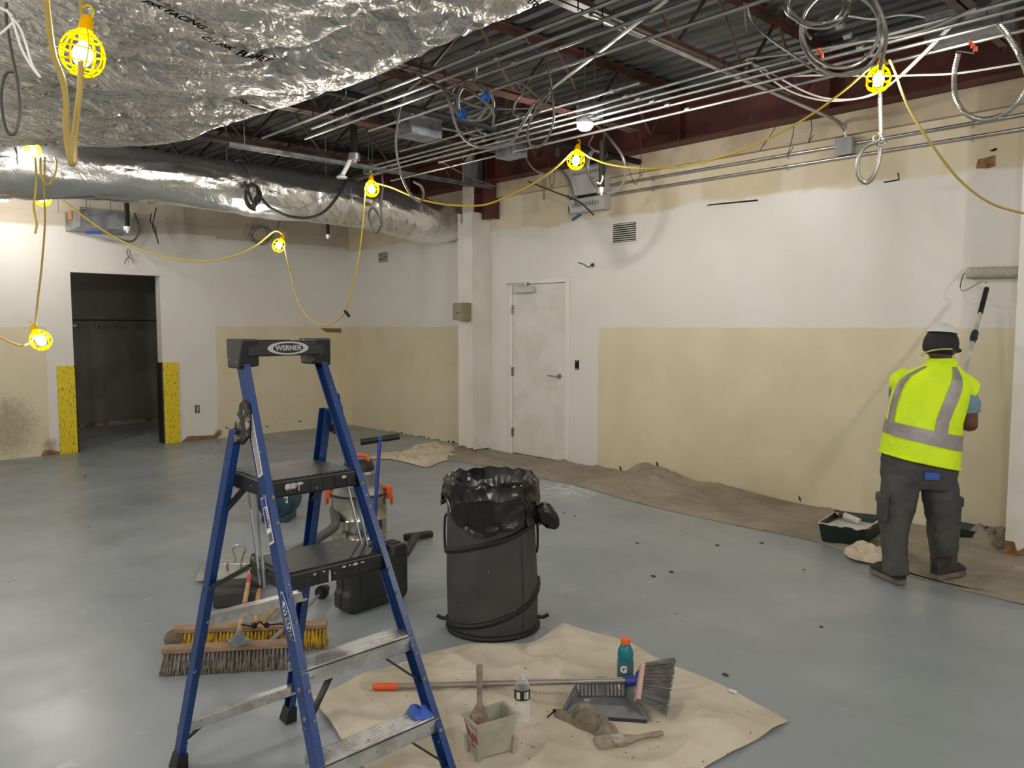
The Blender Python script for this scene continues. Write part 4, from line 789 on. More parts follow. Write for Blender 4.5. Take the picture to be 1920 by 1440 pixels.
# ------------------------------------------------------------------ foreground drop cloth and what lies on it
m_cloth = mat('canvas_cloth', (200, 190, 170), .9, col2=(184, 173, 152), scale=3, bump=.25, bscale=160, bdist=.002, spots=(120, 108, 90), spot_scale=26, spot_lo=.74)
m_cloth2 = mat('brown_cloth', (148, 138, 120), .92, col2=(132, 122, 106), scale=1.6, bump=.2, bscale=170, bdist=.002, spots=(184, 176, 160), spot_scale=24, spot_lo=.79)
def coons(c0, c1, d0, d1, hf, nu, nv):
    c0, c1, d0, d1 = [arc(spline(c, 5)) for c in (c0, c1, d0, d1)]
    def fn(u, v):
        a, b = poly_at(*c0, u), poly_at(*c1, u); c, d = poly_at(*d0, v), poly_at(*d1, v); P00, P10, P01, P11 = c0[0][0], c0[0][-1], c1[0][0], c1[0][-1]
        p = a*(1-v)+b*v+c*(1-u)+d*u-(P00*(1-u)*(1-v)+P10*u*(1-v)+P01*(1-u)*v+P11*u*v)
        return Vector((p.x, p.y, p.z+hf(p, u, v)))
    return MB().grid(fn, nu, nv)
Aq, Bq, Cq = Zp(585, 1313), Zp(1058, 1178), Zp(1478, 1355); Dq = Vector((-1.42, 1.22, 0))
bumpc = Zp(1050, 1186); FLAT = [(Zp(1135, 1325), .21), (Zp(1170, 1385), .12), (Zp(928, 1403), .12), (Zp(979, 1351), .06), (Zp(1172, 1291), .07), (Zp(1095, 1362), .14), (Zp(1215, 1372), .08), (Zp(702, 1288), .05), (Zp(850, 1284), .06), (Zp(1000, 1284), .06)]
def hf1(p, u, v):
    e = min(1, min(u, v, 1-u, 1-v)*12)
    f = ridge(p.x*1.3+p.y*.9, p.y*1.9-p.x*1.1, 2)
    h = .006+.022*fold(p.x*1.1+p.y*.8, p.y*2.2-p.x*1.3, 2)+.016*fold(p.x*2.4-p.y*1.6, p.y*1.7+p.x, 5)+.006*fold(p.x*5-p.y*2, p.y*4+p.x*2, 9)+.013*crease(p.x*1.3+p.y, p.y*1.5-p.x*.8, 21)+.010*crease(p.x*2.2-p.y*1.1, p.y*2+p.x*1.4, 27)+.004*fb(p.x*6, p.y*6, 1)
    d = (p-bumpc); h += .055*exp(-(d.x*d.x+d.y*d.y)/.02)+.02*exp(-((p.x-Zp(900, 1222).x)**2+(p.y-Zp(900, 1222).y)**2)/.03)
    h = h*(.35+.65*e)
    for c_, r_ in FLAT: d = (p-c_).length/r_; h = min(h, .009+.03*max(0, d-1)**1.5) if d < 2.6 else h
    return max(.003, h)
clo = coons([Aq, Zp(650, 1402), (-1.9, 1.34, 0), Dq], [Bq, Zp(1120, 1190), Zp(1180, 1205), Zp(1235, 1240), Zp(1300, 1263), Zp(1385, 1303), Cq], [Aq, Zp(700, 1262), Zp(850, 1216), Zp(930, 1213), Zp(1000, 1207), Zp(1040, 1185), Bq], [Dq, (-1.42, 1.9, 0), Zp(1310, 1450), Zp(1372, 1415), Zp(1400, 1400), Cq], hf1, 170, 170).obj('drop_cloth', m_cloth, None, True, solid=.003)
tag(clo, 'pale canvas drop cloth spread on the floor in the foreground', 'drop cloth')
CZ = .012     # working height on the cloth
def hasz(p, z): return Vector((p.x, p.y, z))
# pop-up bin with black bag
BC = Vector((-2.965, 2.645, 0)); BR, BHt = .232, .76
m_bin = mat('bin_fabric', (66, 67, 66), .6, col2=(54, 55, 54), scale=3, bump=.35, bscale=7, bdist=.02, spots=(150, 150, 146), spot_scale=40, spot_lo=.76)
t = NT('black_bag'); t.set(col=(.006, .006, .007, 1), rough=.24, spec=.55); vo = t.new('ShaderNodeTexVoronoi'); t.put(vo.inputs['Vector'], t.P()); vo.inputs['Scale'].default_value = 11; t.bump(t.m('ADD', vo.outputs['Distance'], t.m('MULTIPLY', t.noise(5, 2, .5), .8)), .6, .025); m_bag = t.mt
binr = thing('pop_up_bin', 'dark grey collapsible fabric bin lined with a black bag, beside the cloth', 'bin', BC)
def binp(a, h, r=None, off=0):
    lean = Vector((-.02, .01, 0))*(h/BHt); rr = BR*(1+.02*sin(h*7)+.015*sin(3*a+h*5)+.01*fb(cos(a)*2, sin(a)*2, h*4))+off
    return BC+lean+Vector((cos(a)*rr, sin(a)*rr, h))
MB().grid(lambda u, v: binp(2*pi*u, .008+v*(BHt-.008)), 56, 30).obj('fabric_wall', m_bin, binr, True, solid=.004)
MB().cyl(BC+Vector((0, 0, .003)), BC+Vector((0, 0, .012)), BR*.98, n=32).obj('bin_floor', m_bin, binr)
m_band = mat('black_webbing', (18, 18, 18), .6)
cd = atan2(-BC.y, -BC.x)       # angle facing the photographer
def band(pts, name='spiral_band'): MB().tube([binp(a, h, off=.003) for a, h in pts], .015, 8).obj(name, m_band, binr)
band([(cd-1.55+k*.1, .445-.0+k*.0) if False else (cd-1.6+k*.16, .40+.20*(k/20)**1.0*1.0) for k in range(21)]); band([(cd-1.6+k*.16, .045+.205*(k/20)**1.9) for k in range(21)])
band([(2*pi*k/40, .015) for k in range(41)], 'base_ring'); band([(2*pi*k/40, BHt-.01) for k in range(41)], 'rim_ring')
for a, s in ((cd-1.5, -1), (cd+1.5, 1)):
    MB().tube(spline([binp(a, .60, off=.003), binp(a, .58, off=.013), binp(a, .5, off=.015), binp(a, .42, off=.010), binp(a, .39, off=.003)]), .007, 6).obj('handle_strap', m_band, binr)
    MB().tube(spline([binp(a, .05, off=0), binp(a, .045, off=.03), binp(a, .06, off=.06)]), .010, 6).obj('foot_strap', m_band, binr)
def bag(u, v):
    a = 2*pi*u; da = (a-cd+pi) % (2*pi)-pi
    drop = .17+.10*exp(-((da+.15)/.55)**2)+.03*sin(3*a+1)+.05*exp(-((da-1.35)/.25)**2)-.13*exp(-((da+1.25)/.35)**2)
    cr = .014*ridge(a*1.5, v*3, 3)+.008*ridge(a*5, v*6, 8)
    if v < .35: k = v/.35; h = BHt-.28+k*.30; off = -.05*(1-k)**.5-.012-.03*ridge(a*1.6, k*2, 7)*(1-k)
    elif v < .5: k = (v-.35)/.15; h = BHt+.02+.018*sin(pi*k)+.02*noise.noise(Vector((cos(a)*3, sin(a)*3, 4))); off = -.012+.03*k
    else: k = (v-.5)/.5; h = BHt+.02-drop*k; off = .018+cr*(.4+k)
    if v >= .35: h += .012*noise.noise(Vector((cos(a)*5, sin(a)*5, 2)))
    return binp(a, h, off=off)
MB().grid(bag, 110, 44).obj('bag_liner', m_bag, binr)
q = MB(); kc = binp(cd+1.22, .60, off=.05)
def knot(u, v):
    a = 2*pi*u; r = (.02+.045*sin(pi*v)**.7*(1+.35*noise.noise(Vector((cos(a)*2, sin(a)*2, v*3)))))
    ax = (Vector((-.684*-1, .729, 0)) if False else _r); return kc+ax*(-.03+.12*v)+Vector((0, 0, -.05*v*v+.02))+_u*(sin(a)*r)+_f*(cos(a)*r*.7)
MB().grid(knot, 24, 14).obj('bag_knot', m_bag, binr)

# long broom
m_pole = mat('grey_pole', (150, 142, 134), .38, .5, col2=(132, 124, 118), scale=4); m_orange = mat('orange_plastic', (226, 96, 34), .45)
bo = thing('broom', 'angle broom with long grey handle, orange grip and grey bristles on the cloth', 'broom', Zp(1190, 1310))
h0, h1 = Zp(702, 1288, .03), Dp(1184, 1275, 3.235); hg = h0.lerp(h1, .095)
MB().cyl(hg, h1, .0125, n=14).obj('pole', m_pole, bo); MB().cyl(h0, hg, .0155, n=14).cyl(h0-(h1-h0).normalized()*.006, h0, .012, .0155, n=14).obj('orange_grip', m_orange, bo)
m_ferr = mat('blue_plastic', (44, 58, 140), .45); MB().cyl(Dp(1172, 1276, 3.235), Dp(1197, 1276, 3.235), .021, n=14).obj('blue_socket', m_ferr, bo)
tp, bt_ = Dp(1204, 1246, 3.27), Dp(1195, 1314, 3.14); tp2, bt2 = Dp(1268, 1236, 3.29), Dp(1250, 1341, 3.03); bt2.z = max(bt2.z, .016)
fan = MB().prism([Dp(1190, 1268, 3.24)+_f*-.012, Dp(1190, 1284, 3.22)+_f*-.012, bt_+_f*-.012, tp+_f*-.012], _f*.024).obj('broom_shroud', m_ferr, bo, False, bevel=.003)
MB().bar(tp, bt_, .034, .018, _f).obj('pink_band', mat('faded_pink', (196, 158, 150), .6), bo, False, bevel=.003)
m_bris = mat('grey_bristle', (104, 102, 98), .75, col2=(80, 78, 76), scale=20); q = MB()
for i in range(46):
    for j in range(7):
        a = (i+random.random()*.6)/46; o_ = _f*((j-3)*.0045); s_ = tp.lerp(bt_, a)+o_; e = tp2.lerp(bt2, a+random.uniform(-.012, .012))+o_*1.7; e += (s_-e)*random.uniform(0, .07); e.z = max(e.z, .008)
        mid = s_.lerp(e, .55)+Vector((random.uniform(-.003, .003),)*3); q.tube([s_, mid, e], .0017, 3)
b_ = q.obj('bristles', m_bris, bo); b_['kind'] = 'stuff'
# dustpan
dp_ = thing('dustpan', 'grey plastic dustpan with ribbed back on the cloth under the broom handle', 'dustpan', Zp(1135, 1320))
m_dpan = mat('grey_pan_plastic', (96, 98, 102), .45, col2=(112, 113, 114), scale=9, spots=(190, 190, 188), spot_scale=30, spot_lo=.68)
fl, fr2, bl, br = Zp(1057, 1342, .016), Zp(1213, 1353, .016), Zp(1086, 1305, .022), Zp(1172, 1305, .022)
q = MB(); up = Vector((0, 0, 1)); wt = .004
q.hexa([fl, fr2, br, bl]+[p+up*wt for p in (fl, fr2, br, bl)])
for a, b, ha, hb_ in ((fl, bl, .006, .058), (br, fr2, .058, .006), (bl, br, .058, .06)):
    n_ = (b-a).cross(up).normalized()*.004; c_ = (fl+fr2+br+bl)/4; n_ = n_ if n_.dot(c_-a) > 0 else -n_
    o2 = -n_*4; q.hexa([a, b, b+n_, a+n_, a+o2+up*ha, b+o2+up*hb_, b+o2+n_+up*hb_, a+o2+n_+up*ha])
q.obj('pan', m_dpan, dp_, False, bevel=.002)
MB().bar(fl, fr2, .012, .008, (0, 0, 1)).obj('rubber_lip', mat('dark_rubber', (46, 47, 50), .7), dp_, False)
for k in range(12):
    if k in (5, 6): continue
    a = bl.lerp(br, .06+k*.08); bd_ = (br-bl).cross(up).normalized(); bd_ = bd_ if bd_.dot(fl-bl) > 0 else -bd_
    MB().bar(a+up*.008+bd_*.014, a+up*.05-bd_*.006, .009, .009, (br-bl)).obj('comb_rib', m_dpan, dp_, False)
a = bl.lerp(br, .5); MB().bar(a+up*.03-bd_*.008, a+up*.075-bd_*.016, .05, .014, (br-bl)).obj('handle_clip', m_dpan, dp_, False, bevel=.003)
# bottles
def bottle(base, H, prof, m, lab, name, extra):
    g = thing(name, lab, 'bottle', base); MB().lathe([(r, h*H) for r, h in prof], base, n=28).obj('bottle_body', m, g); extra(g, base, H); return g
t = NT('clear_plastic'); lw = t.new('ShaderNodeLayerWeight'); lw.inputs[0].default_value = .35; m_clear = t.set(col=(.90, .94, .93, 1), rough=.08, spec=.9, alpha=t.m('ADD', t.m('MULTIPLY', lw.outputs['Facing'], .55), .12))
m_label = mat('green_label', (28, 44, 34), .45)
b0 = Zp(979, 1351, .010)
def ex(g, b, H):
    up = Vector((0, 0, 1)); MB().cyl(b+up*H*.93, b+up*H, .0125, n=18).obj('cap', mat('white_cap', (206, 210, 208), .4), g)
    MB().lathe([(.0318, .50*H), (.0322, .515*H), (.0322, .70*H), (.0318, .715*H)], b, n=28).obj('label', m_label, g)
    cd2 = -(Vector((b.x, b.y, 0)).normalized()); s_ = Vector((-cd2.y, cd2.x, 0))
    for k, wd in ((-.5, .016), (.35, .004), (.7, .010)):
        d_ = (cd2*cos(k)+s_*sin(k)); MB().obox(b+up*H*.61+d_*.0325, d_.cross(up)*wd/2, up*.014, d_*.0006).obj('label_print', m_whitep, g, False)
bottle(b0, .19, [(.0, .012), (.022, .0), (.030, .02), (.031, .10), (.0285, .14), (.031, .18), (.0285, .24), (.031, .29), (.0285, .35), (.031, .41), (.0305, .48), (.0315, .5), (.0315, .72), (.031, .75), (.022, .86), (.0125, .91), (.011, .93), (.011, .96)], m_clear, 'small clear water bottle with dark green label on the pale cloth', 'water_bottle', ex)
t = NT('teal_drink'); m_teal = t.set(col=lin((22, 128, 142)), rough=.16, trans=.25, spec=.5); m_lab2 = mat('teal_label', (66, 104, 108), .4, col2=(58, 92, 100), scale=20)
b1 = Zp(1172, 1291, .010)
def ex2(g, b, H):
    up = Vector((0, 0, 1)); MB().lathe([(.0, H), (.019, H), (.0205, .985*H), (.0205, .90*H), (.019, .895*H)], b, n=24).obj('orange_cap', m_orange, g)
    MB().lathe([(.0345, .06*H), (.0352, .08*H), (.0352, .565*H), (.0345, .58*H)], b, n=28).obj('label', m_lab2, g)
    cd2 = -(Vector((b.x, b.y, 0)).normalized()); s_ = up.cross(cd2); p = b+cd2*.0355+s_*-.007+up*H*.44
    text('letter', 'G', p, s_, up, .038, m_whitep, g, .0022); MB().prism([p+cd2*.0012+s_*x+up*y_ for x, y_ in ((.002, .003), (.004, .003), (.003, .0005), (.005, 0), (.0005, -.005), (.0015, -.001), (.0, -.001))], cd2*.0008).obj('bolt_mark', m_orange, g, False)
bottle(b1, .225, [(0, .01), (.028, .0), (.0345, .02), (.0345, .58), (.033, .61), (.0345, .64), (.0345, .70), (.031, .78), (.022, .86), (.017, .885), (.017, .9)], m_teal, 'teal sports drink bottle with orange cap and G label behind the broom', 'drink_bottle', ex2)
# rag
m_rag = mat('dirty_rag', (134, 124, 106), .95, col2=(112, 103, 88), scale=9, bump=.2, bscale=90, bdist=.002)
rgc = [Zp(1100, 1358), Zp(1132, 1376), Zp(1060, 1350)]
q = crump(rgc[0], .10, .065, .065, 1.7, 110, 50); q2 = crump(rgc[1], .075, .05, .045, 5.2, 90, 40); q3 = crump(rgc[2], .075, .028, .026, 8.1, 60, 24)
for k in (q2, q3): q.add(k.v, k.f)
o = q.obj('paint_rag', m_rag); o.location.z = .006; tag(o, 'crumpled dirty grey rag lying against the front of the grey dustpan', 'rag')
# brush lying down
m_oldwood = mat('dirty_handle', (150, 140, 118), .7, col2=(128, 118, 98), scale=20); m_ferrule = mat('dirty_ferrule', (168, 162, 148), .45, .5, col2=(126, 118, 104), scale=30); m_paintbr = mat('dry_brush_hair', (150, 142, 122), .85, col2=(126, 118, 100), scale=40)
br_ = thing('paint_brush', 'dirty flat paint brush lying flat beside the rag on the cloth', 'brush', Zp(1170, 1385))
e0, e1, e2, e3 = Zp(1118, 1394, .02), Zp(1147, 1389, .022), Zp(1172, 1386, .022), Zp(1243, 1374, .026); d_ = (e3-e0).normalized(); s_ = Vector((-d_.y, d_.x, 0))
MB().hexa([e0-s_*.036-up*.006, e0+s_*.036-up*.006, e1+s_*.031-up*.009, e1-s_*.031-up*.009, e0-s_*.036+up*.006, e0+s_*.036+up*.006, e1+s_*.031+up*.009, e1-s_*.031+up*.009]).obj('bristles', m_paintbr, br_, False)
MB().hexa([e1-s_*.031-up*.01, e1+s_*.031-up*.01, e2+s_*.031-up*.01, e2-s_*.031-up*.01, e1-s_*.031+up*.01, e1+s_*.031+up*.01, e2+s_*.031+up*.01, e2-s_*.031+up*.01]).obj('ferrule', m_ferrule, br_, False, bevel=.002)
rows = []
for f, wd, th in ((0, .03, .009), (.12, .027, .009), (.25, .014, .008), (.45, .011, .008), (.8, .014, .009), (.97, .013, .009), (1, .008, .006)):
    c_ = e2.lerp(e3, f); rows.append([c_+s_*wd*cos(2*pi*k/12)+up*th*sin(2*pi*k/12) for k in range(12)])
MB().ring(rows).obj('brush_handle', m_oldwood, br_)
# hand pail with a brush
m_pail = mat('pail_plastic', (168, 166, 148), .55, col2=(150, 148, 132), scale=8); m_wetgrey = mat('wet_grey_paint', (132, 130, 116), .4, col2=(164, 162, 148), scale=14)
pc = Zp(928, 1403); pc.z = .012; pail = thing('paint_pail', 'small square grey paint pail with a dirty brush standing in it', 'pail', pc)
rz = .155; R4 = [Zp(868, 1337, rz), Zp(893, 1361, rz-.004), Zp(971, 1338, rz+.004), Zp(942, 1315, rz+.004)]
pc = sum(R4, Vector())/4; bx = [pc+(p-pc)*.72 for p in R4]; bx = [Vector((p.x, p.y, .016)) for p in bx]; q = MB()
def inset(P, f, dz=0): c_ = sum(P, Vector())/4; return [c_+(p-c_)*f+Vector((0, 0, dz)) for p in P]
q.ring([inset(R4, 1.08), inset(R4, 1.08, -.008), inset(R4, 1.0, -.008), bx, inset(bx, .93, .005), inset(R4, .93), inset(R4, 1.08)], cap=False); n0 = len(q.v)
q.add(inset(bx, .94, .004), [(0, 1, 2, 3)]); q.obj('pail_body', m_pail, pail, False, bevel=.003)
for i in range(4):
    p, r4 = bx[i], R4[i]; d_ = (p-pc); d_.z = 0; d_.normalize(); MB().hexa([Vector((p.x, p.y, .008))+d_*.012+Vector(v_) for v_ in ((-.009, -.009, 0), (.009, -.009, 0), (.009, .009, 0), (-.009, .009, 0))]+[p.lerp(r4, .42)+d_*.003+Vector(v_) for v_ in ((-.008, -.008, 0), (.008, -.008, 0), (.008, .008, 0), (-.008, .008, 0))]).obj('corner_leg', m_pail, pail, False, bevel=.002)
MB().add(inset([bx[i].lerp(R4[i], .45) for i in range(4)], .9), [(0, 1, 2, 3)]).obj('paint_residue', m_wetgrey, pail, False)
n_ = (R4[1]-R4[0]).cross(up).normalized(); n_ = n_ if n_.dot(pc-R4[0]) < 0 else -n_
def side(f, g): return (bx[0].lerp(bx[1], f)).lerp(R4[0].lerp(R4[1], f), g)+n_*.0015
MB().prism([side(.1, .2), side(.9, .2), side(.92, .86), side(.08, .86)], n_*.001).obj('red_label', mat('worn_red_label', (132, 70, 60), .7, col2=(178, 168, 150), scale=30, lo=.45, hi=.55), pail, False)
sbr = thing('paint_brush', 'dirty paint brush with pale handle standing upright in the pail', 'brush', pc)
pdp = (pc-EYEV).dot(_f); s0, s1, s2 = Dp(901, 1368, pdp+.01), Dp(899, 1338, pdp+.015), Dp(899, 1246, pdp+.05); MB().hexa([s0-_r*.036-_f*.008, s0+_r*.03-_f*.008, s0+_r*.03+_f*.008, s0-_r*.036+_f*.008, s1-_r*.026-_f*.009, s1+_r*.03-_f*.009, s1+_r*.03+_f*.009, s1-_r*.026+_f*.009]).obj('bristles', mat('red_brush_hair', (142, 106, 88), .8, col2=(168, 156, 136), scale=36), sbr, False)
rows = []
for f, wd in ((-.05, .028), (.1, .022), (.22, .010), (.5, .010), (.85, .012), (.98, .012), (1, .006)):
    c_ = s1.lerp(s2, f); rows.append([c_+_r*wd*cos(2*pi*k/12)+_f*.009*sin(2*pi*k/12) for k in range(12)])
MB().ring(rows).obj('brush_handle', mat('stained_handle', (136, 122, 108), .6, col2=(104, 90, 78), scale=26), sbr)
# scraps and grit
q = MB().prism([Zp(1368, 1292, .02), Zp(1383, 1297, .02), Zp(1380, 1300, .02), Zp(1366, 1295, .02)], (0, 0, .002)); tag(q.obj('paper_scrap', m_whitep, None, False), 'small white paper scrap at the right edge of the pale cloth', 'scrap')
q = MB(); q.ball(Zp(1287, 1398, .016), .006, 7, 5); tag(q.obj('red_crumb', mat('red_crumb', (150, 40, 36), .6)), 'tiny red crumb on the pale cloth right of the flat brush', 'crumb')
q = MB().cyl(Zp(1027, 1345, .02), Zp(1039, 1333, .022), .003, n=6).cyl(Zp(1039, 1333, .022), Zp(1040, 1332, .022), .007, n=8); tag(q.obj('black_screw', m_blackiron), 'black screw lying on the cloth left of the dustpan', 'screw')
q = MB(); rg = random.Random(3)
for _ in range(150):
    px, py = rg.uniform(690, 1420), rg.uniform(1225, 1435)
    if py < 1240+max(0, px-1180)*.42: continue
    p = Zp(px, py, .018); r = rg.uniform(.0012, .0034); q.ball(p, r, 5, 4, (1.5, 1, .6))
tag(q.obj('paint_grit', mat('grit', (84, 74, 62), .8)), 'dark grit and paint chips scattered on the pale cloth', 'grit', kind='stuff')
q = MB()
for px, py in [(1058, 962), (1078, 967), (1195, 1018), (1259, 1072), (380, 843), (395, 840), (460, 842), (462, 858), (160, 893), (325, 893), (1345, 1022), (1428, 1018), (1508, 1068), (1225, 1080), (1540, 1175), (1360, 1265)]:
    p = Zp(px, py, .003); q.ball(p, rg.uniform(.006, .014), 6, 4, (1.5, 1, .4))
tag(q.obj('floor_debris', mat('debris', (70, 60, 50), .8)), 'small dark bits of debris on the blue grey floor', 'debris', kind='stuff')

# ------------------------------------------------------------------ push brooms and poles behind the ladder
m_wood = mat('broom_wood', (196, 158, 104), .5, col2=(170, 130, 82), scale=10, stretch=(1, 1, .2)); m_block = mat('broom_block', (156, 128, 100), .75, col2=(132, 108, 84), scale=12)
m_redlab = mat('red_handle_label', (168, 48, 52), .5, col2=(190, 80, 80), scale=20); m_gbr = mat('dusty_grey_bristle', (140, 134, 124), .85, col2=(104, 98, 90), scale=30); m_ybr = mat('yellow_bristle', (212, 172, 40), .7, col2=(168, 134, 36), scale=24); m_dirt = mat('dirty_bristle', (96, 84, 64), .9)
def push_broom(name, lab, base0, base1, hgt, tilt, nt, mb, side, tips=None):
    a, b = Vector(base0), Vector(base1); ax = (b-a).normalized(); up = Vector((0, 0, 1)); sd = Vector((ax.y, -ax.x, 0)); sd = sd if sd.dot(-a) > 0 else -sd
    g = thing(name, lab, 'push broom', (a+b)/2)
    A2, B2 = a-sd*tilt+up*hgt, b-sd*tilt+up*hgt
    MB().bar(A2+up*.012, B2+up*.012, .06, .024, sd).obj('wooden_block', m_block, g, False, bevel=.004)
    r = random.Random(nt); q = MB(); qd = MB()
    for i in range(nt):
        for j in range(4):
            p = A2.lerp(B2, (i+.5)/nt)+sd*((j-1.5)*.014)
            for k in range(7):
                e = a.lerp(b, (i+.5)/nt+r.uniform(-.5, .5)/nt*1.5)+sd*((j-1.5)*.022+r.uniform(-.008, .008)); e.z = r.uniform(.001, .01); mid = p.lerp(e, .6)+Vector((r.uniform(-.004, .004), r.uniform(-.004, .004), 0))
                st = p+ax*r.uniform(-.005, .005); q.tube([st, mid, e], .0019, 3)
                if k < 5: qd.tube([mid.lerp(e, .55), e+ax*r.uniform(-.006, .006)], .0024, 3)
    o = q.obj('bristles', mb, g); o['kind'] = 'stuff'; o = qd.obj('dirty_bristle_ends', m_dirt, g); o['kind'] = 'stuff'
    return g, A2, B2, sd
gb, A2, B2, sd = push_broom('push_broom', 'wide push broom with grey bristles and wooden handle, in front of the yellow one', Zp(303, 1263)+Vector((0, 0, 0)), Zp(562, 1249), .088, .03, 34, m_gbr, 1)
hb0 = Dp(447, 1196, 3.52); hb1 = Dp(475, 1042, 4.95); hb1.z = max(hb1.z, .03)
MB().cyl(hb0, hb1, .0125, n=12).obj('broom_handle', m_wood, gb); MB().cyl(hb0.lerp(hb1, .955), hb1, .0165, n=12).ball(hb1, .0165, 10, 6).obj('black_tip', m_blackplastic, gb)
for f0, f1 in ((.22, .335), (.57, .68)): MB().cyl(hb0.lerp(hb1, f0), hb0.lerp(hb1, f1), .0131, n=12).obj('red_label', m_redlab, gb)
MB().cyl(hb0.lerp(hb1, -.02), hb0.lerp(hb1, .05), .03, .014, n=14).box(tuple(hb0-Vector((.04, .04, .02))), tuple(hb0+Vector((.04, .04, -.008)))).obj('handle_bracket', m_galv, gb)
yb, A3, B3, sd = push_broom('push_broom', 'wide push broom with yellow bristles and wooden block, behind the grey one', Zp(322, 1222), Zp(612, 1212), .088, .03, 40, m_ybr, 1)
y0 = A3.lerp(B3, .53)+Vector((0, 0, .03)); y1 = Dp(489, 1070, 4.9); y1.z = max(y1.z, .02)
MB().cyl(y0, y1, .0135, n=12).obj('broom_handle', m_wood, yb)
q = MB(); c_ = A3.lerp(B3, .015)+Vector((-.0, 0, -.035))
q.ball(c_, 1, 14, 8, (.06, .055, .045)); q.obj('dusty_clump', mat('dust_clump', (112, 100, 78), .95, col2=(88, 78, 60), scale=30, bump=.8, bscale=40, bdist=.02), yb)
q = MB(); p = y0+Vector((0, 0, .03)); q.tube(spline([Dp(452, 1171, 3.62), Dp(476, 1174, 3.62), Dp(487, 1166, 3.6), Dp(497, 1172, 3.62), Dp(528, 1170, 3.62), Dp(545, 1176, 3.62)]), .004, 6).ball(Dp(477, 1173, 3.62), .014, 8, 6).ball(Dp(500, 1172, 3.62), .014, 8, 6); q.obj('brace_wire', m_blackiron, yb)
g = thing('wooden_pole', 'short wooden pole with orange end lying behind the blue ladder rail', 'pole', Zp(520, 1140))
a, b = Zp(492, 1166, .035)+Vector((0, 0, 0)), Zp(551, 1104, .03); MB().cyl(a, b, .0135, n=12).obj('pole', m_wood, g); MB().cyl(b, b+(b-a).normalized()*.02, .0145, n=12).obj('orange_end', m_orange, g)
g = thing('extension_pole', 'thin steel pole with round black end lying right of the brooms', 'pole', Zp(560, 1160))
a, b = Zp(508, 1204, .10), Zp(600, 1114, .05); MB().cyl(a, b, .009, n=10).obj('pole', m_steel, g); d_ = (b-a).normalized(); MB().cyl(a-d_*.05, a+d_*.14, .014, n=10).obj('flat_tip', m_galv, g)
MB().cyl(b-d_*.02, b+d_*.03, .018, n=12).cyl(b+d_*.03, b+d_*.045, .04, n=16).cyl(b+d_*.045, b+d_*.12, .022, .024, n=12).obj('black_grip', m_blackplastic, g)
# metal pan with wire loop
pn = thing('metal_pan', 'flat grey metal pan with wire loop handle and black roll, behind the left ladder rail', 'pan', Zp(440, 1080))
m_pan = mat('dull_tin', (176, 174, 166), .45, .5, col2=(150, 148, 140), scale=8); f0, f1, g0, g1 = Zp(365, 1090, .02), Zp(528, 1082, .02), Zp(392, 1052, .02), Zp(512, 1050, .02)
q = MB().hexa([f0, f1, g1, g0]+[p+Vector((0, 0, h)) for p, h in ((f0, .004), (f1, .004), (g1, .05), (g0, .05))]); q.obj('pan_body', m_pan, pn, False, bevel=.003)
q = MB(); 
for px in (416, 442, 468): q.obox(Dp(px, 1063, 4.86), _r*.038, (0, 0, .028), _f*.02)
q.obj('shiny_tin', mat('shiny_tin', (216, 214, 206), .22, .95, bump=.6, bscale=16, bdist=.02), pn, False, bevel=.004)
MB().tube(spline([Dp(x, y, 4.9) for x, y in [(440, 1056), (441, 1044), (437, 1034), (438, 1027), (444, 1023), (452, 1022), (459, 1025), (460, 1032), (455, 1042), (453, 1052)]], 4), .007, 7).obj('wire_loop', m_steel, pn)
m_rub = mat('dark_rubber_body', (48, 48, 46), .6, bump=.2, bscale=20); MB().cyl(Dp(402, 1100, 4.45), Dp(490, 1094, 4.45), .036, n=14).obj('black_roll', m_rub, pn)
MB().hexa([Zp(398, 1142, .004), Zp(484, 1136, .004), Zp(492, 1106, .004), Zp(404, 1112, .004)]+[p+Vector((0, 0, .09)) for p in (Zp(400, 1142), Zp(482, 1136), Zp(490, 1108), Zp(406, 1114))]).obj('black_body', m_rub, pn, False, bevel=.012)

# ------------------------------------------------------------------ shop vac, hose and nozzle
vc = Zp(675, 1032); vc += Vector((vc.x, vc.y, 0)).normalized()*.2; vc.z = 0
vac = thing('shop_vac', 'stainless steel shop vacuum with orange clips behind the ladder', 'vacuum', vc)
m_stain = mat('stainless_drum', (190, 186, 176), .16, .95, col2=(165, 160, 150), scale=5, stretch=(1, 1, .2)); VR = .197
MB().lathe([(0, .03), (VR*.96, .03), (VR, .045), (VR, .06), (VR*1.03, .07), (VR, .08), (VR, .19), (VR*1.03, .2), (VR, .21), (VR, .345), (VR*1.04, .35), (VR*1.04, .365), (VR, .37)], vc, n=40).obj('steel_drum', m_stain, vac)
m_vlid = mat('vac_lid', (120, 118, 112), .45, .5); MB().lathe([(VR*1.03, .372), (VR*1.03, .385), (VR*.86, .42), (VR*.72, .435), (VR*.68, .47), (VR*.66, .52), (VR*.5, .55), (0, .555)], vc, n=36).obj('dark_lid', m_vlid, vac)
MB().lathe([(VR*1.06, .366), (VR*1.06, .378), (VR*1.0, .38)], vc, n=36).obj('rubber_ring', m_blackplastic, vac)
MB().lathe([(VR*.56, .5), (VR*.58, .56), (VR*.5, .6), (VR*.2, .61), (0, .61)], vc, n=24).obj('motor_head', m_blackplastic, vac)
MB().tube(spline([vc+_r*-.07+up*.6, vc+_r*-.05+up*.64, vc+_r*.05+up*.64, vc+_r*.07+up*.6]), .014, 8).obj('top_handle', m_orange, vac)
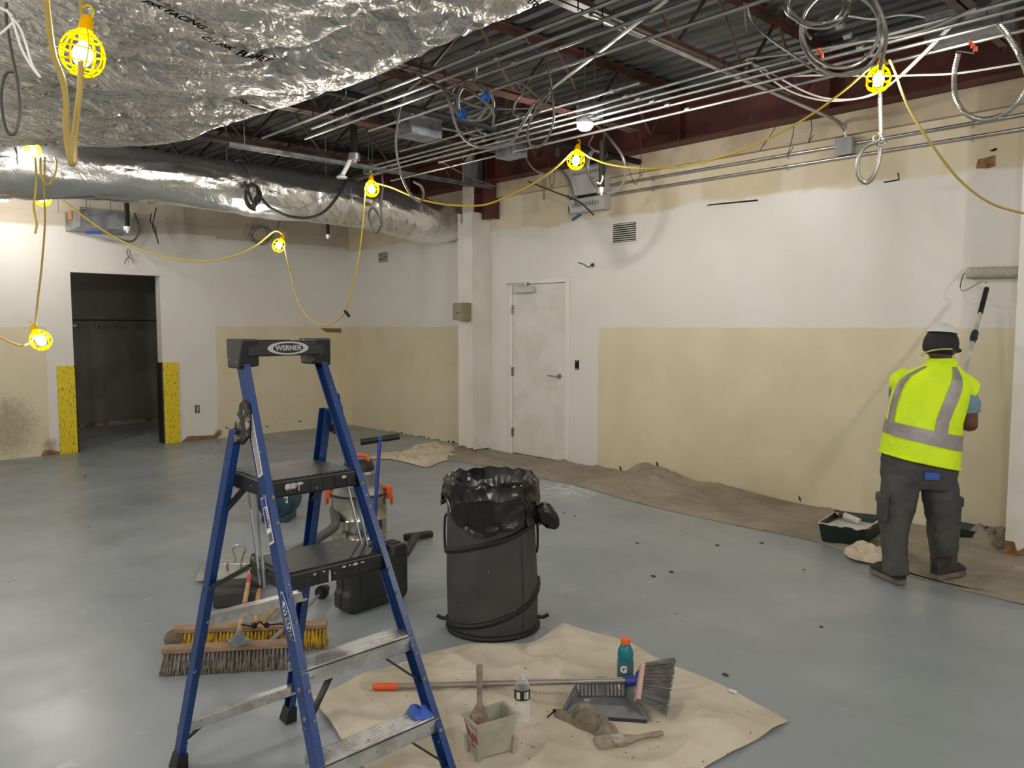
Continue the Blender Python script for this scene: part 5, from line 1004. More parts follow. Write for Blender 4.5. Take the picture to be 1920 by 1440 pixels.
for s in (-1, 1):
    p = vc+_r*s*VR*1.06+up*.37-_f.normalized()*.0; o_ = _r*s
    q = MB(); q.obox(p+o_*.012+up*.005, o_*.02, up*.045, _f*.034); q.obox(p+o_*.028-up*.055, o_*.01, up*.03, _f*.024); q.obox(p-o_*.01+up*.045, o_*.03, up*.01, _f*.03); q.obj('orange_clip', m_orange, vac, False, bevel=.006)
for a in (.6, 2.2, 3.8, 5.4):
    p = vc+Vector((cos(a), sin(a), 0))*VR*.8; MB().cyl(p+up*.004, p+up*.032, .022, n=12).obj('caster', m_blackplastic, vac)
m_hose = mat('grey_hose', (92, 90, 88), .55); hp = [vc-_r*.17-_f*.06+up*.26, Dp(628, 985, 5.34), Dp(600, 1007, 5.25), Dp(570, 1026, 5.15), Dp(540, 1044, 5.0), Zp(500, 1085, .033), Zp(470, 1068, .033)]
for p in hp: p.z = max(p.z, .033)
hs = MB().tube(spline(hp, 8), .03, 12).obj('hose', m_hose, vac); P, Ln = arc(spline(hp, 8)); q = MB(); n = int(Ln[-1]/.02)
for k in range(n): q.cyl(poly_at(P, Ln, k/n), poly_at(P, Ln, min(1, (k+.5)/n)), .033, n=12)
q.obj('hose_ribs', m_hose, hs)
nz = thing('floor_nozzle', 'black vacuum floor nozzle with tube lying right of the shop vacuum', 'nozzle', Zp(785, 1015))
a, b = Zp(757, 1008, .035), Zp(811, 1001, .035); c_ = a.lerp(b, .5); MB().bar(a, b, .05, .05, (0, 0, 1)).obj('nozzle_head', m_blackplastic, nz, False, bevel=.012)
t0 = Zp(762, 1042, .05); MB().tube([c_+up*.0, c_.lerp(t0, .3)+up*.03, t0+up*.02, Zp(700, 1062, .04)], .027, 12).obj('tube', m_rub, nz)
# hard case
m_case = mat('black_case', (52, 53, 52), .5, col2=(44, 45, 44), scale=6, bump=.15, bscale=30)
k0, k1 = Zp(652, 1158), Zp(766, 1119); k0.z = k1.z = .002; kd = (k1-k0).normalized(); kn = Vector((-kd.y, kd.x, 0)); kn = kn if kn.dot(k0) > 0 else -kn; kl = (k1-k0).length; KH = .325; KT = .13
cs = thing('tool_case', 'black moulded tool case standing upright between ladder and vacuum', 'case', k0)
def kprism(d0, d1, ins, nm, m_, bev):
    pts = [(ins, .03), (.04, ins), (kl-.03, ins), (kl-ins, .03), (kl-ins, KH-.02), (kl-.02, KH-ins), (kl*.78, KH-ins), (kl*.74, KH-.05), (kl*.34, KH-.05), (kl*.30, KH-ins), (.03, KH-ins), (ins, KH-.03), (ins, KH*.72), (ins+.015, KH*.66), (ins+.015, KH*.4), (ins, KH*.34)]
    return MB().prism([k0+kd*x+up*y+kn*d0 for x, y in pts], kn*(d1-d0)).obj(nm, m_, cs, False, bevel=bev)
kprism(0, .063, 0, 'case_front_shell', m_case, .014); kprism(.067, KT, 0, 'case_back_shell', m_case, .014)
MB().obox(k0+kd*kl*.55+up*.15+kn*-.002, kd*kl*.33, up*.085, kn*.004).obj('front_panel', m_case, cs, False, bevel=.006)
MB().tube(spline([k0+kd*kl*.36+up*(KH-.05)+kn*.065, k0+kd*kl*.37+up*(KH-.012)+kn*.065, k0+kd*kl*.71+up*(KH-.012)+kn*.065, k0+kd*kl*.72+up*(KH-.05)+kn*.065]), .014, 8).obj('case_handle', m_blackplastic, cs)
for x in (.18, .86): MB().obox(k0+kd*kl*x+up*(KH-.006)+kn*.065, kd*.03, up*.012, kn*.035).obj('latch', m_blackplastic, cs, False, bevel=.004)
# t-handled tool
m_bluetool = mat('blue_tool_steel', (34, 58, 150), .35); tb = Zp(697, 1060, .02); tt = Dp(712, 824, 5.12)
tl = thing('floor_scraper', 'blue floor scraper with black T-handle standing beside the shop vacuum', 'scraper', tb)
MB().cyl(tb+up*.0, tt, .013, n=12).obj('shaft', m_bluetool, tl); MB().bar(tb-_r*.09, tb+_r*.09, .012, .035, (0, 0, 1)).obj('scraper_blade', m_bluetool, tl, False)
h0, h1 = Dp(676, 829, 5.1), Dp(749, 818, 5.14); MB().cyl(h0, h0.lerp(h1, .44), .022, n=14).cyl(h0.lerp(h1, .56), h1, .022, n=14).obj('foam_grip', m_blackplastic, tl); MB().cyl(h0.lerp(h1, .42), h0.lerp(h1, .58), .016, n=12).obj('cross_tube', m_bluetool, tl)
# blue blower
m_blower = mat('dark_blue_plastic', (30, 58, 78), .42, col2=(24, 48, 66), scale=5); bc = Zp(524, 981); bc += Vector((bc.x, bc.y, 0)).normalized()*.14; bc.z = 0
bl_ = thing('air_blower', 'dark blue portable air blower with two white labels, seen under the black platform', 'blower', bc)
fh = Vector((-.729, .684, 0)); cc = bc+up*.165
def BP(r, d, n=26): return [cc+fh*d+(_r*cos(2*pi*k/n)*1.06+up*sin(2*pi*k/n))*r for k in range(n)]
MB().ring([BP(.08, -.142), BP(.125, -.13), BP(.145, -.10), BP(.152, 0), BP(.152, .1), BP(.12, .14)]).obj('drum', m_blower, bl_)
MB().obox(cc-up*.135, _r*.11, up*.03, fh*.12).obj('base_foot', m_blower, bl_, False, bevel=.01)
MB().obox(cc+up*.13-_r*.1, _r*.1, up*.045, fh*.1).obj('outlet_duct', m_blower, bl_, False, bevel=.01)
for k in range(9): MB().obox(cc-fh*.144+_r*(-.06+k*.015)-up*.055, _r*.003, up*.02, fh*.003).obj('intake_rib', m_blackplastic, bl_, False)
for x, w_ in ((-.052, .036), (.075, .042)):
    p = cc-fh*.135+_r*x+up*.035; MB().obox(p-fh*.0, _r*w_*.9, up*.034, fh*.004).obj('white_label', m_whitep, bl_, False)
    MB().obox(p-fh*.005+up*.026, _r*w_*.85, up*.006, fh*.001).obj('red_stripe', m_redlab, bl_, False); MB().obox(p-fh*.005-up*.006, _r*w_*.75, up*.012, fh*.001).obj('grey_print', m_lines, bl_, False)
MB().tube(spline([cc+_r*-.06+up*.15, cc+_r*-.03+up*.2, cc+_r*.05+up*.2, cc+_r*.08+up*.14]), .012, 8).obj('carry_handle', m_blower, bl_)

# ------------------------------------------------------------------ drop cloths along the right wall
near = [(838, 864), (870, 868), (934, 880), (1015, 897), (1093, 914), (1152, 931), (1234, 953), (1302, 968), (1375, 984), (1465, 1002), (1546, 1021), (1583, 1036), (1630, 1058), (1700, 1079), (1774, 1099), (1860, 1120), (1960, 1144)]
N3 = [Zp(*p) for p in near]
F3 = [Vector((-7.62, 6.15, 0)), Vector((-7.3, 6.17, 0)), Vector((-7.2, 6.4, 0)), Vector((-6.9, 6.455, 0)), Vector((-6, 6.46, 0))]+[Vector((x, 6.47, 0)) for x in (-5, -4, -3.4, -2.8, -2.3, -1.9, -1.6)]+[Vector((-1.52, 6.1, 0)), Vector((-1.3, 6.03, 0)), Vector((-.9, 6.03, 0)), Vector((-.5, 6.03, 0))]
heap = Yp(1222, 900, 6.3); heap2 = Yp(1345, 920, 6.25)
def hf2(p, u, v):
    e = min(1, min(v*9, (1-v)*10)); f = ridge(p.x*.9, p.y*2.6+p.x*.6, 11); h = .003+.030*fold(p.x*.7, p.y*2.4+p.x*.5, 11)*e+.016*fold(p.x*1.9+p.y, p.y*3+p.x, 4)*e+.007*fold(p.x*4+p.y*2, p.y*5, 14)*e+.012*crease(p.x*.9+p.y*.4, p.y*2.2+p.x*.5, 31)*e+.004*fb(p.x*5, p.y*5, 2)
    d = p-heap; k = .5+.7*v; h += k*.088*exp(-(abs(d.x)/.30)**3)*exp(-(d.y/.32)**2)*(.8+.45*abs(sin(9*p.y-5*p.x+3*fb(p.x*1.5, p.y*1.5, 1)))+.25*abs(sin(15*p.x+9*p.y+3*fb(p.x*2, p.y*2, 5)))); d = p-heap2; h += k*.042*exp(-(d.x/.42)**2)*exp(-(d.y/.32)**2)*(.8+.6*abs(sin(8*p.y-2.5*p.x+2.5*fb(p.x*1.2, p.y*1.5, 3))))
    foot = min(1, max(0, (abs(p.x+1.68)-.22)/.15)); h *= .25+.75*foot if p.y < 5.45 else 1
    return max(.003, h)
bc_ = ribbon(N3, F3, hf2, 420, 70).obj('brown_drop_cloth', m_cloth2, None, True, solid=.003); tag(bc_, 'long brown drop cloth laid along the foot of the right wall', 'drop cloth')
# second fold of cloth at the right, under the painter
N4 = [Zp(*p) for p in [(1655, 1062), (1705, 1078), (1770, 1096), (1850, 1114), (1960, 1138)]]; F4 = [Zp(*p) for p in [(1700, 1050), (1770, 1062), (1835, 1078), (1870, 1048), (1950, 1052)]]
def hf4(p, u, v): foot = min(1, max(0, (abs(p.x+1.6)-.2)/.1)); return .012+(.012+.03*fold(p.x*1.6+p.y*2, p.y*4.5-p.x*2, 3)+.012*fold(p.x*4, p.y*8, 5))*(.2+.8*foot)
tag(ribbon(N4, F4, hf4, 70, 26).obj('drop_cloth', m_cloth2, None, True, solid=.003), 'second fold of brown drop cloth lying at the lower right beside the painter', 'drop cloth')
# pale crumpled cloth near the pillar
pc_ = [Zp(*p) for p in [(690, 860), (720, 853), (757, 848), (800, 836), (828, 838), (865, 846)]]; pn_ = [Zp(*p) for p in [(690, 862), (730, 862), (765, 869), (800, 877), (830, 866), (872, 858)]]
m_pale = mat('pale_cloth', (204, 190, 166), .9, col2=(186, 172, 148), scale=3, bump=.2, bscale=120, bdist=.003)
def hf5(p, u, v): e = min(1, min(u, v, 1-u, 1-v)*7); return .008+e*(.045*abs(sin(5*p.x+7*p.y+4*fb(p.x*1.3, p.y*1.3, 2)))*(.5+fb(p.x*1.2, p.y*1.2, 9))+.03*abs(sin(13*p.x-6*p.y+4*fb(p.x*2, p.y*2, 6)))+.004)
tag(ribbon(pn_, pc_, hf5, 140, 80).obj('crumpled_cloth', m_pale, None, True, solid=.004), 'pale crumpled cloth on the floor in front of the white pillar', 'cloth')
# bundle beside the tray
q = crump(Zp(1622, 1050), .15, .12, .10, 4.4, 110, 50, .02); tag(q.obj('cloth_bundle', m_pale, None, True), 'bunched beige cloth on the floor in front of the green paint tray', 'cloth')
q = crump(Yp(1858, 1000, 6.3)*1, .15, .11, .14, 6.4, 90, 44, .0); 
for v_ in q.v: v_.z = max(v_.z-Yp(1858, 1000, 6.3).z, .004)
tag(q.obj('cloth_bundle', m_cloth2, None, True), 'bunched brown cloth against the wall corner right of the painter', 'cloth')

# ------------------------------------------------------------------ paint trays
m_tray = mat('dark_green_tray', (22, 40, 32), .4, col2=(18, 32, 26), scale=6, spots=(200, 198, 190), spot_scale=26, spot_lo=.76); m_wet = mat('wet_white_paint', (214, 210, 200), .2, col2=(196, 192, 182), scale=10)
def tray(P, H, lab, name='paint_tray', paint=True):
    P = [Vector((p.x, p.y, .02)) for p in P]; c_ = sum(P, Vector())/4; g = thing(name, lab, 'paint tray', c_); q = MB()
    T = [c_+(p-c_)*1.12+up*H for p in P]; I = [c_+(p-c_)*1.04+up*(H-.002) for p in P]; Bi = [c_+(p-c_)*.9+up*.012 for p in P]
    q.ring([P, T, I, Bi], cap=True); q.obj('tray_body', m_tray, g, False, bevel=.006)
    if paint:
        a, b, c2, d2 = [Bi[i].lerp(I[i], .8) for i in range(4)]; e, f = Bi[2].lerp(I[2], .5), Bi[3].lerp(I[3], .62)
        def rampf(u, v): p = a.lerp(b, u).lerp(f.lerp(e, u), v); return p+up*(.005*abs(sin(v*26))-.004)
        MB().grid(rampf, 20, 40).obj('ramp_with_paint', m_wet, g)
        def rim(u, v): k = u*4; i = int(k) % 4; p = T[i].lerp(T[(i+1) % 4], k-int(k)); dr = max(.006, .03*noise.noise(Vector((u*22, 1, 2)))+.012); o_ = (p-c_); o_.z = 0; o_.normalize(); return p+o_*.004*(1 if v > .3 else -1)+up*(.004-dr*max(0, v-.3))
        MB().grid(rim, 90, 6).obj('paint_rim', m_wet, g, solid=.002)
    return g
tp4 = [Zp(1540, 1019), Zp(1619, 1031), Zp(1652, 1006), Zp(1572, 996)]
tray(tp4, .135, 'deep dark green paint tray full of white paint at the feet of the painter')
ru = thing('roller_head', 'used red and white paint roller lying in the dark green tray', 'roller', Zp(1598, 970, .12)); a, b = Zp(1583, 966, .155), Zp(1612, 978, .13); MB().cyl(a, b, .024, n=14).obj('roller_sleeve', m_wet, ru); MB().cyl(a-(b-a)*.6, a, .02, n=12).obj('roller_handle', mat('dark_red_plastic', (70, 26, 26), .4, spots=(200, 196, 188), spot_scale=40, spot_lo=.6), ru)
t4 = [Zp(1795, 1012), Zp(1862, 1010), Zp(1875, 998), Zp(1805, 998)]
tray([Vector((-1.95, 6.24, 0)), Vector((-1.62, 6.22, 0)), Vector((-1.62, 6.44, 0)), Vector((-1.95, 6.44, 0))], .07, 'shallow dark green tray against the wall corner behind the painter', 'paint_tray', False)

# ------------------------------------------------------------------ the painter
MD = 4.76
def Q(px, py, d=MD): return Dp(px, py, d)
man = thing('person', 'person in yellow hi-vis vest and grey cargo trousers painting the right wall with a roller', 'person', Zp(1720, 1085))
m_skin = mat('skin', (112, 74, 54), .55, col2=(98, 64, 46), scale=8, sss=.05); m_vest = mat('hivis_yellow', (218, 250, 16), .7, col2=(204, 238, 12), scale=5, bump=.35, bscale=7, bdist=.03)
m_refl = mat('reflective_tape', (148, 142, 140), .45, .2, col2=(132, 127, 126), scale=10); m_pants = mat('grey_trousers', (74, 74, 72), .85, col2=(62, 62, 61), scale=5, bump=.4, bscale=12, bdist=.02, spots=(180, 178, 172), spot_scale=22, spot_lo=.78)
m_tee = mat('blue_shirt', (112, 142, 156), .8); m_hair = mat('black_hair', (20, 18, 18), .8, bump=.4, bscale=90); m_capb = mat('black_cap', (26, 26, 27), .75); m_capw = mat('white_cap', (222, 220, 214), .6)
FA = radians(124); fac = Vector((cos(FA), sin(FA), 0)); lat = Vector((sin(FA), -cos(FA), 0))
def ringp(c, hw, hd, roll, th, e=.8, off=0):
    cx, sx = cos(th), sin(th); x = math.copysign(abs(cx)**e, cx); y_ = math.copysign(abs(sx)**e, sx)
    return c+lat*(hw+off)*x+fac*(hd+off)*y_+up*roll*x
def loft(mb, rows, n=28, cap=True): return mb.ring([[ringp(*r, 2*pi*k/n) for k in range(n)] for r in rows], cap=cap)
def remesh(o, vox, sm=4):
    k = o.modifiers.new('remesh', 'REMESH'); k.mode = 'VOXEL'; k.voxel_size = vox; k.use_smooth_shade = True
    k = o.modifiers.new('smooth', 'SMOOTH'); k.factor = .5; k.iterations = sm
VR_ = [(Q(1725, 862), .222, .150, -.045), (Q(1726, 840), .216, .147, -.05), (Q(1728, 812), .208, .142, -.05), (Q(1733, 780), .204, .135, -.035), (Q(1742, 750), .212, .132, -.022), (Q(1750, 722), .212, .120, -.016), (Q(1754, 706), .188, .108, -.01), (Q(1758, 694), .142, .095, -.004), (Q(1762, 684), .092, .085, .0), (Q(1764, 677), .080, .078, .004)]
def vring(t):      # ring interpolated along the vest, 0 hem .. 1 neck
    k = t*(len(VR_)-1); i = min(int(k), len(VR_)-2); f = k-i; a, b = VR_[i], VR_[i+1]; f = f*f*(3-2*f)*.4+f*.6
    return (a[0].lerp(b[0], f), a[1]*(1-f)+b[1]*f, a[2]*(1-f)+b[2]*f, a[3]*(1-f)+b[3]*f)
def vpt(th, t, off=0):
    c, hw, hd, ro = vring(t); p = ringp(c, hw, hd, ro, th, .8, off)
    w_ = .006*sin(3*th+t*9)+.007*ridge(th*.9+t*1.7, t*3.2, 3)*(1-t); d = Vector((cos(th), sin(th), 0)); return p+(lat*d.x+fac*d.y)*w_
q = MB().grid(lambda u, v: vpt(2*pi*u, v), 96, 60)
for a, b, r0, r1 in ((Q(1792, 720, 4.75), Q(1825, 733, 4.74), .088, .066), (Q(1700, 716, 4.80), Q(1681, 722, 4.86), .088, .07)):
    q.tube([a, a.lerp(b, .5), b], 1, 16, rf=lambda i: (r0, (r0+r1)/2+.004, r1)[i])
vest = q.obj('vest', m_vest, man)
def strip(name, f, n, wd):     # ribbon over the vest surface
    q = MB()
    def fn(u, v):
        th, t, dth, dt = f(u); k = (v-.5)*wd; return vpt(th+dth*k, t+dt*k, .0065)
    q.grid(fn, n, 4); return q.obj(name, m_refl, vest, True)
def tz(t): return t
strip('waist_strip', lambda u: (2*pi*u, .215, 0, 1), 96, .10)
BT = -pi/2          # middle of the back
strip('shoulder_strip', lambda u: (BT+.26+.30*u*u, .24+.62*u, 1, 0), 40, .34)
strip('shoulder_strip', lambda u: (BT-1.18+.22*u*u, .24+.62*u, 1, 0), 40, .34)
MB().tube(spline([vpt(2*pi*k/24, 0, .003) for k in range(25)], 3), .005, 6).obj('hem_piping', m_vest, vest)
MB().ring([[ringp(Q(1764, 678), .082, .080, .002, 2*pi*k/24) for k in range(24)], [ringp(Q(1766, 671), .076, .076, .002, 2*pi*k/24) for k in range(24)], [ringp(Q(1766, 672), .070, .070, .002, 2*pi*k/24) for k in range(24)]], cap=False).obj('collar', m_vest, vest)
# trousers
q = MB(); loft(q, [(Q(1724, 846), .200, .130, -.03), (Q(1723, 868), .215, .142, -.02), (Q(1722, 892), .217, .145, 0), (Q(1722, 912), .190, .125, 0)])
for rows in ([(1690, 890, 4.76, .105), (1685, 930, 4.76, .108), (1679, 970, 4.75, .092), (1676, 1005, 4.74, .076), (1678, 1035, 4.72, .070), (1679, 1062, 4.70, .073), (1679, 1074, 4.70, .074)], [(1757, 890, 4.76, .105), (1763, 930, 4.77, .103), (1767, 970, 4.79, .090), (1768, 1005, 4.81, .086), (1769, 1035, 4.83, .074), (1769, 1062, 4.85, .072), (1769, 1072, 4.86, .073)]):
    loft(q, [(Q(x, y_, d), r, r*(1.12 if y_ < 960 else 1.05), 0) for x, y_, d, r in rows])
pants = q.obj('trousers', m_pants, man); remesh(pants, .011, 3)
k = pants.modifiers.new('wrinkle', 'DISPLACE'); tx = bpy.data.textures.new('wrinkle', 'CLOUDS'); tx.noise_scale = .07; tx.noise_depth = 2; k.texture = tx; k.strength = .022; k.mid_level = .5
for c_, w_, s in ((Q(1655, 953, 4.74), 1, -1), (Q(1790, 955, 4.78), 1, 1)):
    d_ = _r*s; MB().obox(c_, d_*.022, up*.075, fac*.075).obj('cargo_pocket', m_pants, man, True, bevel=.014); MB().obox(c_+up*.06+d_*.006, d_*.024, up*.03, fac*.08).obj('pocket_flap', m_pants, man, True, bevel=.008)
MB().obox(Q(1733, 884, MD)-fac*.158, lat*.042, up*.022, fac*.004).obj('blue_patch', m_bluetape, man, False, bevel=.003)
# body: head, neck, trunk, arms, hands (one continuous surface)
HC = Q(1764, 652, 4.76); HF = radians(84); hf_ = Vector((cos(HF), sin(HF), -.12)).normalized(); hl = Vector((sin(HF), -cos(HF), 0)); hu = hl.cross(hf_).normalized()
if hu.z < 0: hu = -hu
def ell(mb, c, a, b, cc_, ex=(lat, fac, up), n=18, m=12):
    rows = []
    for j in range(1, m):
        p = pi*j/m; rows.append([c+ex[0]*a*sin(p)*cos(2*pi*k/n)+ex[1]*b*sin(p)*sin(2*pi*k/n)-ex[2]*cc_*cos(p) for k in range(n)])
    return mb.ring(rows)
q = MB(); loft(q, [(Q(1724, 850), .15, .10, 0), (Q(1728, 812), .165, .11, -.02), (Q(1742, 750), .185, .11, -.015), (Q(1750, 722), .185, .10, -.01), (Q(1756, 704), .12, .08, 0), (Q(1762, 690), .065, .065, 0)])
q.tube([Q(1760, 702), Q(1763, 685), Q(1765, 665)], .058, 14)
HX3 = (hl, hf_, hu); ell(q, HC+hu*.012, .078, .095, .104, HX3); ell(q, HC+hf_*.022-hu*.045, .058, .068, .07, HX3)   # skull, jaw
q.tube([HC+hf_*.088+hu*.012, HC+hf_*.106-hu*.02, HC+hf_*.088-hu*.028], .012, 8, rf=lambda i: (.008, .015, .012)[i])      # nose
for s in (-1, 1): ell(q, HC+hl*s*.078-hu*.01+hf_*.0, .012, .022, .034, HX3, 10, 8); ell(q, HC+hl*s*.03+hf_*.078-hu*.012, .018, .016, .014, HX3, 8, 6)   # ears, cheekbones
ell(q, HC+hf_*.085-hu*.058, .026, .010, .007, HX3, 10, 6); ell(q, HC+hf_*.084-hu*.068, .024, .010, .007, HX3, 10, 6)          # lips
pole_a, pole_b = Q(1784, 792, 4.92), Yp(1850, 541, 6.2)
pd = (pole_b-pole_a).normalized()
def limb(pts, rr): q.tube(spline(pts, 5), 1, 14, rf=lambda i: rr[0]+(rr[-1]-rr[0])*min(1, i/(5*(len(pts)-1))))
HR = pole_a+pd*((Q(1806, 708, 5.05)-pole_a).dot(pd)); HLp = pole_a+pd*.07
limb([Q(1790, 728, 4.76), Q(1808, 742, 4.745), Q(1815, 770, 4.74), Q(1817, 797, 4.76)], (.062, .05)); wR = HR-pd.cross(lat).normalized()*0+Vector((0, 0, -.035))-fac*.045
limb([Q(1817, 797, 4.76), Q(1816, 775, 4.87), wR], (.050, .029))
limb([Q(1700, 722, 4.78), Q(1690, 740, 4.88), Q(1698, 772, 4.97)], (.06, .05)); wL = HLp-lat*.075-up*.02
limb([Q(1698, 772, 4.97), Q(1730, 785, 4.98), wL], (.048, .029))
def hand(c, wrist, axis, s):      # palm against the pole, four fingers curled round it, thumb from the side of the palm
    ax = Vector(axis).normalized(); tw = (c-wrist); tw = (tw-ax*tw.dot(ax)).normalized(); sd = ax.cross(tw)*s; pr_ = .014
    pc_ = c-tw*.026; q.tube([wrist, wrist.lerp(pc_, .6), pc_], 1, 10, rf=lambda i: (.028, .026, .02)[i])
    q.obox(pc_, ax*.040, sd*.013, tw*.020) if False else ell(q, pc_+sd*.008, .042, .016, .030, (ax, sd, tw), 12, 8)
    for k in range(4):
        o_ = ax*(.030-.020*k); ln = (.9, 1.0, .95, .78)[k]; pts = []
        for j in range(6): a = -.5+j*.72*ln; pts.append(c+o_+sd*(pr_+.010)*cos(a)*1.0+tw*(pr_+.010)*sin(a))
        q.tube(spline([pc_+o_*.9+sd*.012]+pts, 3), .0085, 8)
    q.tube(spline([pc_+ax*.03-sd*.006, pc_+ax*.045-sd*.016+tw*.012, c+ax*.038-sd*.022+tw*.008, c+ax*.026-sd*.012+tw*.024], 3), .0095, 8)
hand(HR, wR, pd, 1); hand(HLp, wL, pd, -1)
for x, x2, d in ((1679, 1705, 4.70), (1769, 1745, 4.86)): q.tube([Q(x2, 845, 4.76), Q((x+x2)/2, 930, 4.77), Q(x, 1000, d+.03), Q(x, 1060, d), Q(x, 1078, d)], .045, 12)
body = q.obj('body', m_skin, man); remesh(body, .006, 3)
for s in (-1, 1):
    p = HC+hl*s*.032+hf_*.084+hu*.012; o = MB(); ell(o, p, .013, .010, .009, HX3, 10, 8); o.obj('eye', m_whitep, man); o = MB(); ell(o, p+hf_*.008, .005, .004, .005, HX3, 8, 6); o.obj('pupil', m_dark, man)
    MB().tube(spline([p+hu*.02-hl*s*.016+hf_*.004, p+hu*.026+hf_*.008, p+hu*.02+hl*s*.016]), .004, 6).obj('eyebrow', m_hair, man)
# sleeves
q = MB().tube(spline([Q(1800, 732, 4.75), Q(1811, 745, 4.742), Q(1815, 758, 4.74), Q(1817, 773, 4.742)], 4), 1, 18, cap=False, rf=lambda i: .064+.004*sin(i)); q.obj('shirt_sleeve', m_tee, man, True, solid=.004)
q = MB().tube(spline([Q(1694, 722, 4.80), Q(1688, 735, 4.88), Q(1692, 755, 4.94)], 4), 1, 18, cap=False, rf=lambda i: .066); q.obj('shirt_sleeve', m_tee, man, True, solid=.004)
# hair and cap
q = MB(); rows = []
for j in range(7):
    p = pi*(.36+.30*j/6); rr = [] 
    for k in range(25):
        a = -pi/2+(k/24-.5)*2.6*(1 if True else 1); rr.append(HC+hu*.012+(hl*.083*cos(a)+hf_*.101*sin(a))*sin(p)*1.02+hu*.110*cos(p))
    rows.append(rr)
q.ring(rows, closed=False); q.obj('hair', m_hair, man, True, solid=.012)
cb = HC+hu*.02-hf_*.004; q = MB(); rows = []
for j in range(9):
    p = .02+(pi*.60-.02)*j/8; rows.append([cb+(hl*.098*cos(2*pi*k/32)+hf_*.116*sin(2*pi*k/32))*sin(p)+hu*.112*cos(p)-hu*(.02*max(0, -sin(2*pi*k/32))*(j/8)) for k in range(32)])
q.ring(rows, cap=True); capo = q.obj('cap', m_capb, man, True)
q = MB(); rows = []; vd = -Vector((HC.x, HC.y, 0)).normalized()
for j in range(7):
    p = .02+1.02*j/6; rows.append([cb+hu*.004+(hl*.1*cos(2*pi*k/32)+hf_*.119*sin(2*pi*k/32))*sin(p+.0)*1.0+hu*.132*cos(p) for k in range(32)])
q.ring(rows, cap=True); q.obj('white_crown', m_capw, capo, True)
for k in (-.35, .35): ell(q := MB(), cb+hu*.095-hf_*.055+hl*k*.08, .012, .006, .005, (hl, hf_, hu), 8, 6); q.obj('eyelet', m_dark, capo)
q = MB(); q.grid(lambda u, v: cb-hu*.015+(hl*cos(pi*u)*(.088+.01*v)+hf_*(sin(pi*u)*(.10+.085*v)))-hu*(.02*v-.012*abs(cos(pi*u))*v), 24, 6); q.obj('brim', m_capb, capo, True, solid=.006)
MB().tube([cb-hu*.06+(hl*.094*cos(a)+hf_*.11*sin(a))*1.01+hu*.028*cos(a*1.0+.4) for a in [pi+.35+.1*k for k in range(25)]], .0045, 6).obj('mask_strap', mat('lime_strap', (196, 206, 90), .6), man)
q = MB(); ell(q, HC+hf_*.085-hu*.045, .052, .045, .045, HX3, 14, 8); q.obj('dust_mask', m_capw, man)
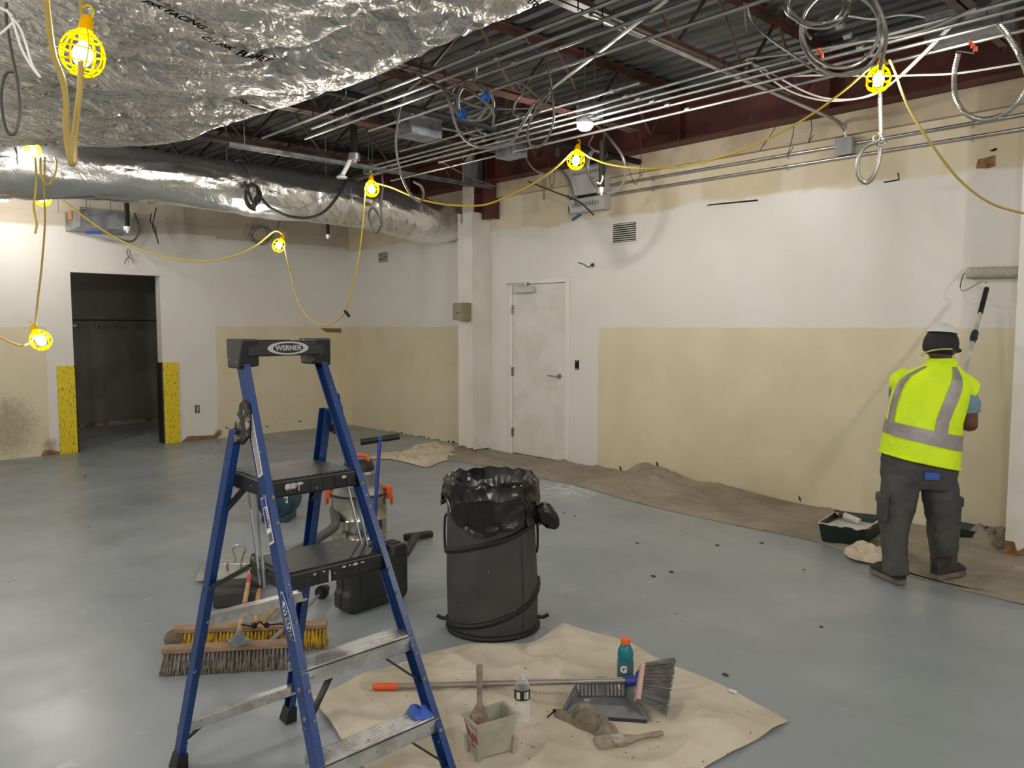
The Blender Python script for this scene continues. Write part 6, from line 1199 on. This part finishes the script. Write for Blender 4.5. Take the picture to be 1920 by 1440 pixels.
# shoes
m_shoe = mat('dark_shoe', (40, 36, 33), .75, col2=(56, 48, 42), scale=24); m_sole = mat('grey_sole', (122, 112, 98), .7, col2=(100, 92, 82), scale=12)
def shoe(heel, toe):
    heel, toe = Vector(heel), Vector(toe); d_ = (toe-heel).normalized(); s_ = Vector((d_.y, -d_.x, 0)); Ls = .285
    pr = [(0, .026), (.06, .036), (.3, .038), (.55, .044), (.78, .046), (.93, .034), (1, .012)]
    def rows(z0, z1, g, hts=None): return [[heel+d_*(f*Ls-.03)+s_*w_*g*cos(2*pi*k/16)+up*(z0 if sin(2*pi*k/16) < 0 else (z1 if not hts else hts[i]))*(1 if hts else 1) for k in range(16)] for i, (f, w_) in enumerate(pr)]
    q = MB(); top = [(heel+d_*(f*Ls-.03)+s_*w_*1.06*sd_) for sd_ in (1, -1) for f, w_ in (pr if sd_ == 1 else pr[::-1])]; q.prism([p+up*.004 for p in top], up*.034); q.obj('shoe_sole', m_sole, man, False, bevel=.006)
    hts = [.115, .125, .12, .10, .078, .06, .045]; rows_ = []
    for i, (f, w_) in enumerate(pr): rows_.append([heel+d_*(f*Ls-.03)+s_*w_*cos(pi*k/12)+up*(.036+(hts[i]-.036)*sin(pi*k/12)**.7) for k in range(13)])
    q = MB(); q.ring(rows_, closed=False); n = 13
    q.f.append(tuple(range(n))); q.f.append(tuple(reversed(range(len(q.v)-n, len(q.v))))); q.obj('shoe_upper', m_shoe, man, True)
    c_ = heel+d_*.045; MB().ring([[c_+(d_*.062*cos(2*pi*k/16)+s_*.044*sin(2*pi*k/16))+up*h for k in range(16)] for h in (.09, .135)]).obj('shoe_collar', m_shoe, man)
    for k in range(4): p = heel+d_*(.11+.026*k)+up*(.112-.011*k); MB().tube([p-s_*.028, p+up*.006, p+s_*.028], .003, 5).obj('shoe_lace', m_sole, man)
shoe(Zp(1686, 1092, .012)+up*-.012, Zp(1640, 1070, .012)+up*-.012); shoe(Zp(1757, 1086, .02), Zp(1800, 1076, .02))
# roller on its pole
m_wpole = mat('splashed_pole', (176, 170, 166), .45, .2, col2=(206, 202, 196), scale=9)
rp = thing('paint_roller', 'wide paint roller on a long splashed pole held against the right wall by the painter', 'paint roller', pole_b)
MB().cyl(pole_a-pd*.12, pole_b-pd*.1, .0135, n=12).obj('pole', m_wpole, rp)
tt_ = lambda py: pole_a+pd*((Q(1784+(792-py)*.263, py, 5.1)-pole_a).dot(pd))
L_ = (pole_b-pole_a).length
MB().cyl(pole_b-pd*.24, pole_b, .0175, n=12).obj('black_grip', m_blackplastic, rp); MB().cyl(pole_a.lerp(pole_b, .60), pole_a.lerp(pole_b, .645), .024, n=12).cyl(pole_a.lerp(pole_b, .575), pole_a.lerp(pole_b, .66), .018, n=12).obj('twist_lock', mat('dark_teal_lock', (30, 46, 48), .5), rp)
r0, r1 = Yp(1814, 512, 6.455), Yp(1911, 510, 6.455); rd_ = (r1-r0).normalized(); r1 = r0+rd_*.36
q = MB().cyl(r0, r1, .042, n=24); q.obj('roller_sleeve', mat('roller_nap', (188, 184, 168), .95, col2=(166, 162, 146), scale=60, bump=.6, bscale=120, bdist=.006), rp)
e = r0-rd_*.012; MB().tube(spline([r0+rd_*.03, e, e+rd_*-.012+up*-.02+Vector((0, -.02, 0)), e+rd_*-.006+up*-.11+Vector((0, -.09, 0)), e+rd_*.03+up*-.135+Vector((0, -.11, 0)), pole_b+up*.05+rd_*-.03, pole_b+up*.035, pole_b], 5), .0045, 8).obj('wire_frame', m_steel, rp)
